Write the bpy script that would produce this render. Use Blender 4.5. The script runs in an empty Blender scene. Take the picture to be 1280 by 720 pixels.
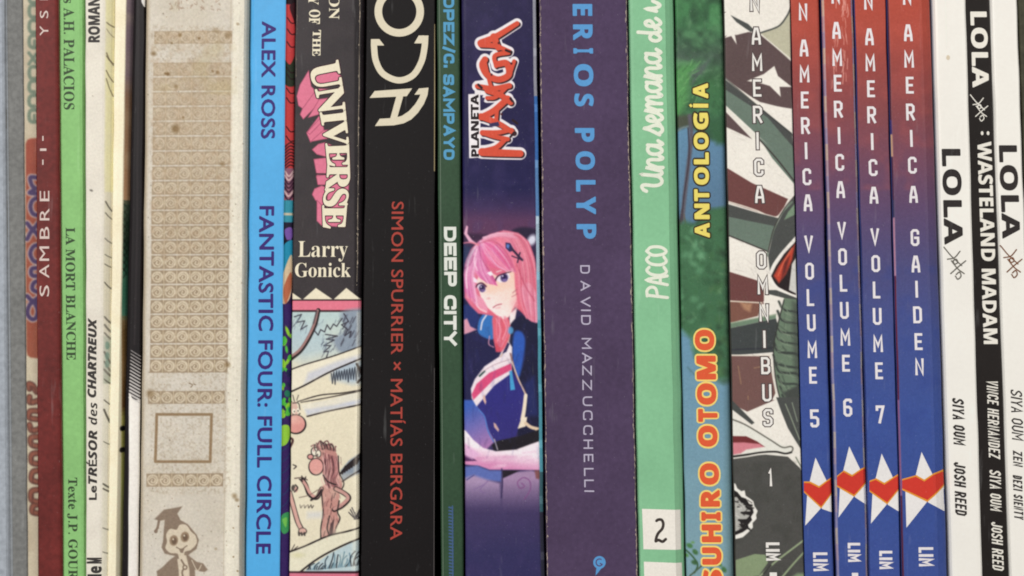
import bpy, bmesh, math, random
import numpy as np
from mathutils import Vector
random.seed(7); RNG = np.random.default_rng(7)
SC = bpy.context.scene
COL = SC.collection
S = 0.00025            # metres per photo pixel at the plane of the spines
DIST = 0.62            # camera distance from that plane

# ------------------------------------------------------------------ camera, world, lamps, exposure
cam = bpy.data.cameras.new("camera"); cam_o = bpy.data.objects.new("camera", cam); COL.objects.link(cam_o)
cam_o.location = (0, -DIST, 0); cam_o.rotation_euler = (math.pi/2, 0, 0)
cam.sensor_width = 36; cam.lens = 36*DIST/(1280*S); cam.clip_start = 0.01; cam.clip_end = 50
SC.camera = cam_o
W = bpy.data.worlds.new("World"); SC.world = W; W.use_nodes = True
W.node_tree.nodes["Background"].inputs[0].default_value = (0.93, 0.97, 1.0, 1)
W.node_tree.nodes["Background"].inputs[1].default_value = 0.23
def area(name, loc, size, power, col, target=(0, 0, 0)):
    l = bpy.data.lights.new(name, 'AREA'); l.shape = 'RECTANGLE'; l.size, l.size_y = size; l.energy = power; l.color = col
    o = bpy.data.objects.new(name, l); COL.objects.link(o); o.location = loc
    o.rotation_euler = (Vector(target)-Vector(loc)).to_track_quat('-Z', 'Y').to_euler()
area("window_light", (-0.62, -1.35, 0.66), (0.9, 0.9), 21.5, (1.0, 0.975, 0.94))
area("fill_light", (1.2, -1.5, 0.35), (0.8, 0.8), 8.5, (1.0, 0.95, 0.88))  # fill lamp added on the right, no visible source
SC.view_settings.view_transform = 'Standard'; SC.view_settings.look = 'None'
SC.view_settings.exposure = 0.06; SC.view_settings.gamma = 1
SC.render.engine = 'CYCLES'
SC.cycles.filter_width = 1.9
SC.cycles.use_denoising = True

# ------------------------------------------------------------------ materials
def lin(c):
    c = np.asarray(c, float)/255.0
    return np.where(c <= 0.04045, c/12.92, ((c+0.055)/1.055)**2.4)
MATS = {}
def mat(key, rgb, rough=0.45, amp=0.10, scale=900, spec=0.4, bump=0.0, big=0.08):
    """procedural print stock: base colour with fine paper grain and broad mottling"""
    if key in MATS: return MATS[key]
    m = bpy.data.materials.new(key); m.use_nodes = True; nt = m.node_tree; n = nt.nodes; lk = nt.links
    p = n["Principled BSDF"]; p.inputs["Roughness"].default_value = rough
    p.inputs["Specular IOR Level"].default_value = spec*0.5
    g = n.new("ShaderNodeNewGeometry")
    a = n.new("ShaderNodeTexNoise"); a.inputs["Scale"].default_value = scale; a.inputs["Detail"].default_value = 4
    b = n.new("ShaderNodeTexNoise"); b.inputs["Scale"].default_value = 45; b.inputs["Detail"].default_value = 5
    lk.new(g.outputs["Position"], a.inputs["Vector"]); lk.new(g.outputs["Position"], b.inputs["Vector"])
    def rng(src, k):
        r = n.new("ShaderNodeMapRange"); r.inputs[1].default_value = 0.25; r.inputs[2].default_value = 0.75
        r.inputs[3].default_value = 1-k; r.inputs[4].default_value = 1+k; lk.new(src, r.inputs[0]); return r.outputs[0]
    mu = n.new("ShaderNodeMath"); mu.operation = 'MULTIPLY'
    lk.new(rng(a.outputs[0], amp), mu.inputs[0]); lk.new(rng(b.outputs[0], big), mu.inputs[1])
    vm = n.new("ShaderNodeVectorMath"); vm.operation = 'SCALE'
    if rgb is None:
        at = n.new("ShaderNodeAttribute"); at.attribute_name = "ink"; lk.new(at.outputs["Color"], vm.inputs[0])
    else:
        vm.inputs[0].default_value = tuple(lin(rgb))
    # sparse pale rub marks and dust lying on the stock
    d1 = n.new("ShaderNodeTexNoise"); d1.inputs["Scale"].default_value = 1900; d1.inputs["Detail"].default_value = 2; lk.new(g.outputs["Position"], d1.inputs["Vector"])
    st = n.new("ShaderNodeVectorMath"); st.operation = 'MULTIPLY'; st.inputs[1].default_value = (520, 520, 60); lk.new(g.outputs["Position"], st.inputs[0])
    d2 = n.new("ShaderNodeTexNoise"); d2.inputs["Scale"].default_value = 1.0; d2.inputs["Detail"].default_value = 3; lk.new(st.outputs[0], d2.inputs["Vector"])
    def thr(src, lo, hi, v):
        r = n.new("ShaderNodeMapRange"); r.inputs[1].default_value = lo; r.inputs[2].default_value = hi; r.inputs[3].default_value = 0; r.inputs[4].default_value = v; lk.new(src, r.inputs[0]); return r.outputs[0]
    ad = n.new("ShaderNodeMath"); ad.operation = 'ADD'; lk.new(thr(d1.outputs[0], .70, .80, .10), ad.inputs[0]); lk.new(thr(d2.outputs[0], .66, .82, .06), ad.inputs[1])
    va = n.new("ShaderNodeVectorMath"); va.operation = 'ADD'; lk.new(ad.outputs[0], va.inputs[1])
    mn = n.new("ShaderNodeVectorMath"); mn.operation = 'MINIMUM'; mn.inputs[1].default_value = (.88, .88, .88); lk.new(va.outputs[0], mn.inputs[0])
    lk.new(mu.outputs[0], vm.inputs["Scale"]); lk.new(vm.outputs[0], va.inputs[0]); lk.new(mn.outputs[0], p.inputs["Base Color"])
    rr = n.new("ShaderNodeMapRange"); rr.inputs[3].default_value = rough-0.08; rr.inputs[4].default_value = rough+0.10
    lk.new(b.outputs[0], rr.inputs[0]); lk.new(rr.outputs[0], p.inputs["Roughness"])
    if bump:
        bp = n.new("ShaderNodeBump"); bp.inputs["Strength"].default_value = bump; bp.inputs["Distance"].default_value = 0.0003
        lk.new(a.outputs[0], bp.inputs["Height"]); lk.new(bp.outputs[0], p.inputs["Normal"])
    MATS[key] = m; return m
M_PRINT = mat("printed_art", None, 0.42, 0.07, 1400, 0.35, big=0.04)
M_PRINT_ROUGH = mat("printed_uncoated_board", None, 0.75, 0.10, 1200, 0.15, bump=0.15, big=0.05)
M_PAPER = mat("page_paper", (225, 214, 190), 0.9, 0.06, 900, 0.1)
def ink(rgb, rough=0.42): return mat("ink_%d_%d_%d" % tuple(rgb), rgb, rough, 0.06, 1600, 0.3, big=0.03)

# ------------------------------------------------------------------ books
def smooth_noise(n, k, amp):
    c = RNG.normal(0, 1, max(2, n//k+3)); x = np.linspace(0, len(c)-1.001, n); i = x.astype(int); f = x-i; f = f*f*(3-2*f)
    return amp*(c[i]*(1-f)+c[i+1]*f)
def rounded(w, rl, rr, bulge=0.0, n=6):
    """spine cross-section as (position across the spine 0..1, pixels back from the front)"""
    pts = []
    for i in range(n+1):
        a = math.pi/2*i/n; pts.append((rl*(1-math.cos(a)), rl*(1-math.sin(a))))
    if bulge:
        for i in range(1, 8): pts.append((rl+(w-rl-rr)*i/8, 0.0))
    for i in range(n+1):
        a = math.pi/2*(1-i/n); pts.append((w-rr*(1-math.cos(a)), rr*(1-math.sin(a))))
    out = []
    for u, d in pts:
        t = min(1, max(0, u/w)); out.append((t, d+bulge*(2*t-1)**2))
    res = [out[0]]
    for q in out[1:]:
        if q[0]-res[-1][0] > 1e-4 or abs(q[1]-res[-1][1]) > 1e-3: res.append(q)
    return res
class Book: pass
SHELF_Y = 872.0
def book(kind, label, category, left, right, profile, stock, top=-150, prot=0.0, depth=640, thick=1.4, group=None, hard=False):
    """left/right: x of the spine's edges (top of frame, bottom of frame) in photo pixels"""
    b = Book(); b.prof = profile; b.prot = prot
    b.L0, b.Ls = left[0], (left[1]-left[0])/720.0; b.R0, b.Rs = right[0], (right[1]-right[0])/720.0
    b.top, b.bot = top, SHELF_Y
    cx = 0.5*(b.L(SHELF_Y) if False else (b.L0+b.Ls*SHELF_Y)+(b.R0+b.Rs*SHELF_Y))
    b.base = Vector(((cx-640)*S, depth*S*0.5, (360-SHELF_Y)*S))
    r = bpy.data.objects.new(kind, None); r.empty_display_size = 0.01; COL.objects.link(r); r.location = b.base
    r["label"] = label; r["category"] = category
    if group: r["group"] = group
    b.root = r
    # cover: a folded sheet (front board, spine, back board) with thickness
    rows = np.linspace(top, SHELF_Y, 70)
    b.jy = rows; b.jl, b.jr = smooth_noise(70, 3, 0.22), smooth_noise(70, 3, 0.22)
    outer = [(0.0, float(depth))]+[(0.0, d) for d in ()]+list(profile)+[(1.0, float(depth))]
    w = (right[0]-left[0]+right[1]-left[1])/2
    inner = [(thick/w, float(depth))]+[(min(1-thick/w, max(thick/w, t)), d+thick) for t, d in profile]+[(1-thick/w, float(depth))]
    bm = bmesh.new(); grid = []
    for k, y in enumerate(rows):
        line = []
        for t, d in outer+inner[::-1]:
            line.append(bm.verts.new(b.world(b.px(t, y)+b.jit(t, y), y, d*S)-b.base))
        grid.append(line)
    n = len(grid[0])
    for k in range(len(rows)-1):
        for i in range(n):
            j = (i+1) % n
            bm.faces.new((grid[k][i], grid[k][j], grid[k+1][j], grid[k+1][i]))
    m2 = n//2
    for row in (grid[0], grid[-1]):
        for i in range(m2-1): bm.faces.new((row[i], row[i+1], row[n-2-i], row[n-1-i]))
    bmesh.ops.recalc_face_normals(bm, faces=bm.faces)
    b.cover = link(b, "cover", bm, [stock], smooth=False)
    # page block inside the cover
    ins = 12 if hard else 1.5
    bm = bmesh.new(); tt = (thick+0.6)/w; d0 = max(d for t, d in profile if 0.0 <= t <= 1.0)+thick+2
    vs = []
    for y in (top+ins, SHELF_Y-ins):
        for t, d in ((tt, d0), (1-tt, d0), (1-tt, depth-ins), (tt, depth-ins)):
            vs.append(bm.verts.new(b.world(b.px(t, y), y, d*S)-b.base))
    for f in ((0, 1, 2, 3), (4, 5, 6, 7), (0, 1, 5, 4), (1, 2, 6, 5), (2, 3, 7, 6), (3, 0, 4, 7)): bm.faces.new([vs[i] for i in f])
    bmesh.ops.recalc_face_normals(bm, faces=bm.faces)
    link(b, "pages", bm, [M_PAPER])
    return b
def _L(self, y): return self.L0+self.Ls*y
def _R(self, y): return self.R0+self.Rs*y
def _px(self, t, y): return self.L(y)*(1-t)+self.R(y)*t
def _t(self, x, y): return (x-self.L(y))/(self.R(y)-self.L(y))
def _depth(self, t): return float(np.interp(t, [p[0] for p in self.prof], [p[1] for p in self.prof]))*S
def _jit(self, t, y): return np.interp(y, self.jy, self.jl)*(1-t)+np.interp(y, self.jy, self.jr)*t
def _world(self, x, y, d):
    yy = d-self.prot; k = (DIST-self.prot)/DIST
    return Vector(((x-640)*S*k, yy, (360-y)*S*k))
Book.L, Book.R, Book.px, Book.t, Book.depth, Book.world, Book.jit = _L, _R, _px, _t, _depth, _world, _jit
Book.lean = property(lambda s: 0.5*(s.Ls+s.Rs))
def link(b, name, bm, mats, label=None, smooth=False):
    me = bpy.data.meshes.new(name); bm.to_mesh(me); bm.free()
    for m in mats: me.materials.append(m)
    if smooth: me.shade_smooth()
    o = bpy.data.objects.new(name, me); COL.objects.link(o); o.parent = b.root
    if label: o["label"] = label
    return o

# ------------------------------------------------------------------ flat print shapes (photo-pixel outlines laid on a spine)
LAYER = 0.000022
def decal(b, name, items, label=None):
    """items: (geometry, material, layer); the print is cut along the folds of the spine and laid on it"""
    bm = bmesh.new(); mats = []
    for (V, F), m, lay in items:
        if m not in mats: mats.append(m)
        mi = mats.index(m)
        vs = [bm.verts.new((v[0], v[1], lay+(v[2] if len(v) > 2 else 0))) for v in V]
        for f in F:
            try:
                fc = bm.faces.new([vs[i] for i in f]); fc.material_index = mi
            except ValueError: pass
    bm.normal_update()
    bmesh.ops.triangulate(bm, faces=[f for f in bm.faces if len(f.verts) > 3])
    ts = [p[0] for p in b.prof]
    xs = [b.t(v.co.x, v.co.y) for v in bm.verts]
    lo, hi = min(xs), max(xs)
    for t in ts:
        if not (lo-1e-6 < t < hi+1e-6): continue
        a = b.L0*(1-t)+b.R0*t; s = b.Ls*(1-t)+b.Rs*t
        geom = bm.verts[:]+bm.edges[:]+bm.faces[:]
        bmesh.ops.bisect_plane(bm, geom=geom, dist=1e-5, plane_co=(a, 0, 0), plane_no=Vector((1, -s, 0)).normalized(),
                               clear_outer=(t >= 0.9999), clear_inner=(t <= 0.0001))
    for v in bm.verts:
        x, y, lay = v.co
        t = min(1, max(0, b.t(x, y)))
        v.co = b.world(x+b.jit(t, y), y, b.depth(t)-0.00004-LAYER*lay)-b.base
    return link(b, name, bm, mats, label)
def G(): return ([], [])
def gadd(a, c):
    o = len(a[0]); a[0].extend(c[0]); a[1].extend([tuple(i+o for i in f) for f in c[1]]); return a
def poly(*pts): return (list(pts), [tuple(range(len(pts)))])
def polyz(z_, *pts): return ([(p[0], p[1], z_) for p in pts], [tuple(range(len(pts)))])
def lerp(a, c, t): return (a[0]+(c[0]-a[0])*t, a[1]+(c[1]-a[1])*t)
def ribbon(pts, w, closed=False, cap=False):
    P = [Vector((p[0], p[1])) for p in pts]; n = len(P); V = []; F = []
    W_ = list(w) if hasattr(w, '__len__') else [w]*n
    for i in range(n):
        a = P[i-1] if (i or closed) else None; c = P[(i+1) % n] if (i < n-1 or closed) else None
        d1 = (P[i]-a).normalized() if a is not None and (P[i]-a).length > 1e-9 else None
        d2 = (c-P[i]).normalized() if c is not None and (c-P[i]).length > 1e-9 else None
        d1 = d1 or d2; d2 = d2 or d1
        n1 = Vector((-d1.y, d1.x)); n2 = Vector((-d2.y, d2.x)); m = n1+n2
        m = n1 if m.length < 1e-6 else m.normalized(); k = 1/max(0.45, m.dot(n1)); zz = 0.35*i/max(1, n-1) if not closed else 0.0
        V += [tuple(P[i]+m*W_[i]*0.5*k)+(zz,), tuple(P[i]-m*W_[i]*0.5*k)+(zz,)]
        if cap and not closed and i in (0, n-1):
            q = -d2 if i == 0 else d1; a0 = math.atan2(m.y, m.x); sg = 1 if math.cos(a0+math.pi/2)*q.x+math.sin(a0+math.pi/2)*q.y > 0 else -1
            o = len(V); V += [(P[i].x+W_[i]*.5*math.cos(a0+sg*math.pi*t/6), P[i].y+W_[i]*.5*math.sin(a0+sg*math.pi*t/6), zz) for t in range(1, 6)]
            F.append(tuple([2*i if i == 0 else o-2]+list(range(o, o+5))+[1 if i == 0 else o-1]))
            off = 5
    idx = []; o = 0
    for i in range(n):
        idx.append(o); o += 2+(5 if cap and not closed and i == 0 else 0)
    for i in range(n if closed else n-1):
        j = (i+1) % n; F.append((idx[i], idx[i]+1, idx[j]+1, idx[j]))
    return (V, F)
def disc(cx, cy, rx, ry=None, n=14):
    ry = ry or rx
    return ([(cx+rx*math.cos(2*math.pi*i/n), cy+ry*math.sin(2*math.pi*i/n)) for i in range(n)], [tuple(range(n))])
def spline(pts, k=8, closed=False):
    P = [np.array(p, float) for p in pts]; n = len(P); out = []
    for i in range(n if closed else n-1):
        p1, p2 = P[i], P[(i+1) % n]
        p0 = P[i-1] if (i or closed) else 2*p1-p2
        p3 = P[(i+2) % n] if (i+2 < n or closed) else 2*p2-p1
        for j in range(k):
            t = j/k
            out.append(tuple(0.5*((2*p1)+(-p0+p2)*t+(2*p0-5*p1+4*p2-p3)*t*t+(-p0+3*p1-3*p2+p3)*t**3)))
    if not closed: out.append(tuple(P[-1]))
    return out

# ---- lettering from the built-in face (its mathematical alphabets give serif, script and bold cuts)
STY = dict(plain=None, serif=(0x1D400, 0x1D41A), serif_it=(0x1D468, 0x1D482), script=(0x1D4D0, 0x1D4EA),
           sans=(0x1D5A0, 0x1D5BA), bold=(0x1D5D4, 0x1D5EE), bold_it=(0x1D63C, 0x1D656), type=(0x1D670, 0x1D68A))
ACC = {'É': ('E', 1), 'Í': ('I', 1)}
def restyle(s, style):
    o = STY[style]
    if not o: return s
    return ''.join(chr(o[0]+ord(c)-65) if 'A' <= c <= 'Z' else chr(o[1]+ord(c)-97) if 'a' <= c <= 'z' else c for c in s)
def glyphs(s, style='plain', bold=0.0, space=1.0, res=3):
    cu = bpy.data.curves.new("lettering", 'FONT'); cu.body = restyle(s, style); cu.size = 1.0; cu.offset = bold
    cu.space_character = space; cu.resolution_u = res; cu.fill_mode = 'FRONT'
    o = bpy.data.objects.new("lettering", cu); COL.objects.link(o)
    dg = bpy.context.evaluated_depsgraph_get(); dg.update(); e = o.evaluated_get(dg); me = e.to_mesh()
    V = [(v.co.x, v.co.y) for v in me.vertices]; F = [tuple(p.vertices) for p in me.polygons]
    e.to_mesh_clear(); bpy.data.objects.remove(o); bpy.data.curves.remove(cu)
    return V, F
def fitter(V, box, d, lean, grow=0.0, shear=0.0):
    xs = [v[0] for v in V]; ys = [v[1] for v in V]; x0, x1, y0, y1 = min(xs)-grow, max(xs)+grow, min(ys)-grow, max(ys)+grow
    bx0, by0, bx1, by1 = box; yc = (by0+by1)/2
    def f(v):
        a = (v[0]-x0)/(x1-x0 or 1); c = (v[1]-y0)/(y1-y0 or 1)
        a = a+shear*(c-0.5)
        if d == 'cw': x, y = bx0+c*(bx1-bx0), by0+a*(by1-by0)
        elif d == 'ccw': x, y = bx1-c*(bx1-bx0), by1-a*(by1-by0)
        else: x, y = bx0+a*(bx1-bx0), by1-c*(by1-by0)
        return (x+lean*(y-yc), y)
    return f
def thicken(V, F, rad, f, n=8):
    """heavier cut of a word: overlapping impressions, each a hair above the last"""
    if rad <= 0.0005: return ([f(v) for v in V], F)
    g = G()
    for k in range(n):
        a = 2*math.pi*k/n+.2; dx, dy = rad*math.cos(a), rad*math.sin(a)
        gadd(g, ([f((v[0]+dx, v[1]+dy))+(0.05*k,) for v in V], F))
    gadd(g, ([f(v)+(0.05*n,) for v in V], F)); return g
def text(b, s, box, d, style='plain', bold=0.0, space=1.0, outs=(), shear=0.0):
    """geometry of a word fitted to a photo-pixel box; outs: extra outline growths, returned first (largest first)"""
    V, F = glyphs(s, style, min(bold, 0.0), space); rb = max(bold, 0.0); f = fitter(V, box, d, b.lean, rb, shear)
    res = [thicken(V, F, rb+g, f, 12) for g in outs]+[thicken(V, F, rb, f)]
    return res if outs else res[0]

# ---- squared stroke alphabet; r marks a corner that is chamfered or rounded
r = True
ALPHA = {
 'A': (1.0, [[(0, 0), (0.06, 0.4), (0.34, 1), (0.66, 1), (.94, 0.4), (1, 0)], [(.05, .3), (.95, .3)]]),
 'B': (1.0, [[(0, 0), (1, 0, r), (1, .5, r), (0, .5)], [(0, 0), (0, 1)], [(0, 1), (.93, 1, r), (.93, .5, r), (0, .5)]]),
 'C': (1.0, [[(1, .8), (1, 1, r), (0, 1, r), (0, 0, r), (1, 0, r), (1, .2)]]),
 'D': (1.0, [[(0, 0), (1, 0, r), (1, 1, r), (0, 1), (0, 0)]]),
 'E': (.9, [[(1, 1), (0, 1), (0, 0), (1, 0)], [(0, .5), (.85, .5)]]),
 'F': (.9, [[(1, 1), (0, 1), (0, 0)], [(0, .5), (.85, .5)]]),
 'G': (1.0, [[(1, .8), (1, 1, r), (0, 1, r), (0, 0, r), (1, 0, r), (1, .48), (.55, .48)]]),
 'H': (1.0, [[(0, 0), (0, 1)], [(1, 0), (1, 1)], [(0, .5), (1, .5)]]),
 'I': (.0, [[(0, 0), (0, 1)]]),
 'J': (.9, [[(0, .25), (0, 0, r), (1, 0, r), (1, 1)]]),
 'L': (.85, [[(0, 1), (0, 0), (1, 0)]]),
 'M': (1.25, [[(0, 0), (0, 1), (.5, .35), (1, 1), (1, 0)]]),
 'N': (1.0, [[(0, 0), (0, 1), (1, 0), (1, 1)]]),
 'O': (1.0, [[(0, .5), (0, 0, r), (1, 0, r), (1, 1, r), (0, 1, r), (0, .5)]]),
 'P': (1.0, [[(0, 0), (0, 1), (1, 1, r), (1, .42, r), (0, .42)]]),
 'R': (1.0, [[(0, 0), (0, 1), (1, 1, r), (1, .45, r), (0, .45)], [(.5, .45), (1, 0)]]),
 'S': (1.0, [[(1, .86), (1, 1, r), (0, 1, r), (0, .52, r), (1, .48, r), (1, 0, r), (0, 0, r), (0, .14)]]),
 'T': (1.0, [[(0, 1), (1, 1)], [(.5, 1), (.5, 0)]]),
 'U': (1.0, [[(0, 1), (0, 0, r), (1, 0, r), (1, 1)]]),
 'V': (1.0, [[(0, 1), (.5, 0), (1, 1)]]),
 'W': (1.4, [[(0, 1), (.25, 0), (.5, .8), (.75, 0), (1, 1)]]),
 'Y': (1.0, [[(0, 1), (.5, .45), (1, 1)], [(.5, .45), (.5, 0)]]),
 'Z': (1.0, [[(0, 1), (1, 1), (0, 0), (1, 0)]]),
 '1': (.35, [[(0, .85), (.7, 1), (.7, 0)]]),
 '2': (1.0, [[(0, .75), (0, 1, r), (1, 1, r), (1, .55, r), (0, .1), (0, 0), (1, 0)]]),
 '5': (1.0, [[(.95, 1), (0, 1), (0, .56), (1, .56, r), (1, 0, r), (0, 0, r), (0, .13)]]),
 '6': (1.0, [[(1, .9), (1, 1, r), (0, 1, r), (0, 0, r), (1, 0, r), (1, .54, r), (0, .54)]]),
 '7': (1.0, [[(0, .82), (0, 1), (1, 1), (.4, 0)]]),
 '/': (.7, [[(0, -.1), (1, 1.1)]]), '.': (.0, [[(0, 0), (0, .14)]]), ' ': (.5, []), ':': (.0, [[(0, .1), (0, .28)], [(0, .62), (0, .8)]]),
}
def corners(pl, w, h, rad, soft):
    """place a stroke in a w x h cell and cut or round its marked corners"""
    P = [((p[0]*w), (p[1]*h), len(p) > 2) for p in pl]; out = []
    for i, (x, y, c) in enumerate(P):
        if not c or i in (0, len(P)-1): out.append((x, y)); continue
        p0, p1, p2 = Vector(P[i-1][:2]), Vector((x, y)), Vector(P[i+1][:2])
        k = min(rad, 0.48*(p1-p0).length, 0.48*(p2-p1).length)
        a = p1+(p0-p1).normalized()*k; c2 = p1+(p2-p1).normalized()*k
        if soft:
            for j in range(6):
                t = j/5; q = a*(1-t)**2+p1*2*t*(1-t)+c2*t*t; out.append((q.x, q.y))
        else: out += [(a.x, a.y), (c2.x, c2.y)]
    return out
def strokes(s, cw, ch, sw, gap, rad=0.3, soft=False, shear=0.0, grow=0.0, peak=False):
    """word in the stroke alphabet, cell cw x ch, origin at lower left, y up; returns list of pieces"""
    x = 0.0; out = []
    for c in s:
        wf, lines = ALPHA[c]; w = cw*wf
        if c == 'A' and not peak: lines = [[(0, 0), (.5, 1), (1, 0)], [(.2, .3), (.8, .3)]]
        for k, pl in enumerate(lines):
            q = corners(pl, w-sw if w > sw else 0, ch-sw, rad*cw, soft)
            q = [(x+sw/2+a+shear*(b2+sw/2), b2+sw/2) for a, b2 in q]
            if grow or True:       # square the ends
                a, b2 = Vector(q[0]), Vector(q[1]); e = a+(a-b2).normalized()*(sw/2+grow/2); q[0] = (e.x, e.y)
                a, b2 = Vector(q[-1]), Vector(q[-2]); e = a+(a-b2).normalized()*(sw/2+grow/2); q[-1] = (e.x, e.y)
            out.append(ribbon(q, sw+grow))
        x += max(w, sw)+gap
    return out, x-gap
def stroke_items(b, s, box, d, sw, gap, m, lay=1.0, rad=0.3, soft=False, shear=0.0, grow=0.0, peak=False):
    """fit a stroke-alphabet word to a box; sw and gap in pixels"""
    bx0, by0, bx1, by1 = box
    L, H = (by1-by0, bx1-bx0) if d != 'up' else (bx1-bx0, by1-by0)
    tot = sum(max(ALPHA[c][0], 0) for c in s)
    lo, hi = 1.0, 400.0
    for _ in range(40):
        cw = (lo+hi)/2
        ln = sum(max(cw*ALPHA[c][0], sw) for c in s)+gap*(len(s)-1)
        if ln > L: hi = cw
        else: lo = cw
    P, ln = strokes(s, cw, H, sw, gap, rad, soft, shear, grow, peak); yc = (by0+by1)/2; items = []
    for k, (V, F) in enumerate(P):
        V2 = []
        for a, c, zz in V:
            if d == 'cw': x, y = bx0+c, by0+a
            elif d == 'ccw': x, y = bx1-c, by1-a
            else: x, y = bx0+a, by1-c
            V2.append((x+b.lean*(y-yc), y, zz))
        items.append(((V2, F), m, lay+0.4*(k % 4)))
    return items

# ------------------------------------------------------------------ painted print: colours held by a fine mesh on the spine
def vnoise(X, Y, f, seed):
    g = np.random.default_rng(seed).random((64, 64))
    x = X*f+7.3; y = Y*f+3.1; i = np.floor(x).astype(int); j = np.floor(y).astype(int); u = x-i; v = y-j
    u = u*u*(3-2*u); v = v*v*(3-2*v)
    a = g[j % 64, i % 64]; b2 = g[j % 64, (i+1) % 64]; c = g[(j+1) % 64, i % 64]; d = g[(j+1) % 64, (i+1) % 64]
    return (a*(1-u)+b2*u)*(1-v)+(c*(1-u)+d*u)*v
class Canvas:
    def __init__(s, x0, y0, x1, y1, col, q=1.6):
        s.x0, s.y0, s.q = x0, y0, q; s.W = int((x1-x0)*q)+1; s.H = int((y1-y0)*q)+1
        s.a = np.empty((s.H, s.W, 3)); s.a[:] = np.array(col, float)
        s.X, s.Y = np.meshgrid(x0+np.arange(s.W)/q, y0+np.arange(s.H)/q)
    def win(s, xa, ya, xb, yb):
        i0 = max(0, int((xa-s.x0)*s.q)-1); i1 = min(s.W, int((xb-s.x0)*s.q)+3); j0 = max(0, int((ya-s.y0)*s.q)-1); j1 = min(s.H, int((yb-s.y0)*s.q)+3)
        return (slice(j0, j1), slice(i0, i1)) if i1 > i0 and j1 > j0 else None
    def mix(s, w, m, col, al=1.0, col2=None, ga=None, gb=None):
        c = np.array(col, float)
        if col2 is not None:
            X, Y = s.X[w], s.Y[w]; dx, dy = gb[0]-ga[0], gb[1]-ga[1]
            t = np.clip(((X-ga[0])*dx+(Y-ga[1])*dy)/(dx*dx+dy*dy), 0, 1)[..., None]
            c = c*(1-t)+np.array(col2, float)*t
        m = (m*al)[..., None]; s.a[w] = s.a[w]*(1-m)+c*m
    def poly(s, pts, col, soft=.45, al=1.0, sm=False, col2=None, ga=None, gb=None):
        if sm: pts = spline(pts, 6, True)
        P = np.array(pts, float); pad = soft+1; w = s.win(P[:, 0].min()-pad, P[:, 1].min()-pad, P[:, 0].max()+pad, P[:, 1].max()+pad)
        if not w: return
        X, Y = s.X[w], s.Y[w]; ins = np.zeros(X.shape, bool); dm = np.full(X.shape, 1e9)
        for i in range(len(P)):
            x1, y1 = P[i]; x2, y2 = P[(i+1) % len(P)]; ex, ey = x2-x1, y2-y1; l2 = ex*ex+ey*ey+1e-12
            c = ((y1 > Y) != (y2 > Y)) & (X < ex*(Y-y1)/(ey if abs(ey) > 1e-9 else 1e-9)+x1); ins ^= c
            t = np.clip(((X-x1)*ex+(Y-y1)*ey)/l2, 0, 1); dm = np.minimum(dm, (X-x1-t*ex)**2+(Y-y1-t*ey)**2)
        d = np.sqrt(dm); d = np.where(ins, d, -d)
        s.mix(w, np.clip(.5+d/(2*soft), 0, 1), col, al, col2, ga, gb)
    def line(s, pts, col, wd=1.2, soft=.45, al=1.0, sm=True, wd2=None, closed=False):
        if sm and len(pts) > 2: pts = spline(pts, 6, closed)
        elif closed: pts = list(pts)+[pts[0]]
        P = np.array(pts, float); pad = max(wd, wd2 or 0)+soft+1; w = s.win(P[:, 0].min()-pad, P[:, 1].min()-pad, P[:, 0].max()+pad, P[:, 1].max()+pad)
        if not w: return
        X, Y = s.X[w], s.Y[w]; m = np.zeros(X.shape); n = len(P)-1
        for i in range(n):
            x1, y1 = P[i]; x2, y2 = P[i+1]; ex, ey = x2-x1, y2-y1; l2 = ex*ex+ey*ey+1e-12
            t = np.clip(((X-x1)*ex+(Y-y1)*ey)/l2, 0, 1); d = np.sqrt((X-x1-t*ex)**2+(Y-y1-t*ey)**2)
            ww = wd if wd2 is None else wd+(wd2-wd)*((i+t)/n)
            m = np.maximum(m, np.clip(.5+(ww/2-d)/(2*soft), 0, 1))
        s.mix(w, m, col, al)
    def ell(s, cx, cy, rx, ry, col, rot=0, soft=.45, al=1.0):
        R_ = max(rx, ry)+soft+1; w = s.win(cx-R_, cy-R_, cx+R_, cy+R_)
        if not w: return
        X, Y = s.X[w]-cx, s.Y[w]-cy; c, q = math.cos(rot), math.sin(rot)
        d = (1-np.sqrt(((X*c+Y*q)/rx)**2+((-X*q+Y*c)/ry)**2))*min(rx, ry)
        s.mix(w, np.clip(.5+d/(2*soft), 0, 1), col, al)
    def vgrad(s, stops, al=1.0):
        ys = [k[0] for k in stops]; c = np.stack([np.interp(s.Y, ys, [k[1][i] for k in stops]) for i in range(3)], -1)
        s.a = s.a*(1-al)+c*al
    def blotch(s, col, f, seed, lo, hi, al, box=None, fy=None):
        n = 0.65*vnoise(s.X, s.Y*(fy or 1), f, seed)+0.35*vnoise(s.X, s.Y*(fy or 1), f*2.3, seed+1)
        m = np.clip((n-lo)/(hi-lo), 0, 1)*al
        if box is not None:
            m = m*np.clip((s.X-box[0])/4, 0, 1)*np.clip((box[2]-s.X)/4, 0, 1)*np.clip((s.Y-box[1])/4, 0, 1)*np.clip((box[3]-s.Y)/4, 0, 1)
        s.a = s.a*(1-m[..., None])+np.array(col, float)*m[..., None]
    def blur(s, n, box):
        w = s.win(*box); a = s.a[w]
        for _ in range(n):
            p = np.pad(a, ((1, 1), (1, 1), (0, 0)), 'edge'); p = .25*p[:-2]+.5*p[1:-1]+.25*p[2:]; a = .25*p[:, :-2]+.5*p[:, 1:-1]+.25*p[:, 2:]
        s.a[w] = a
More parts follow.
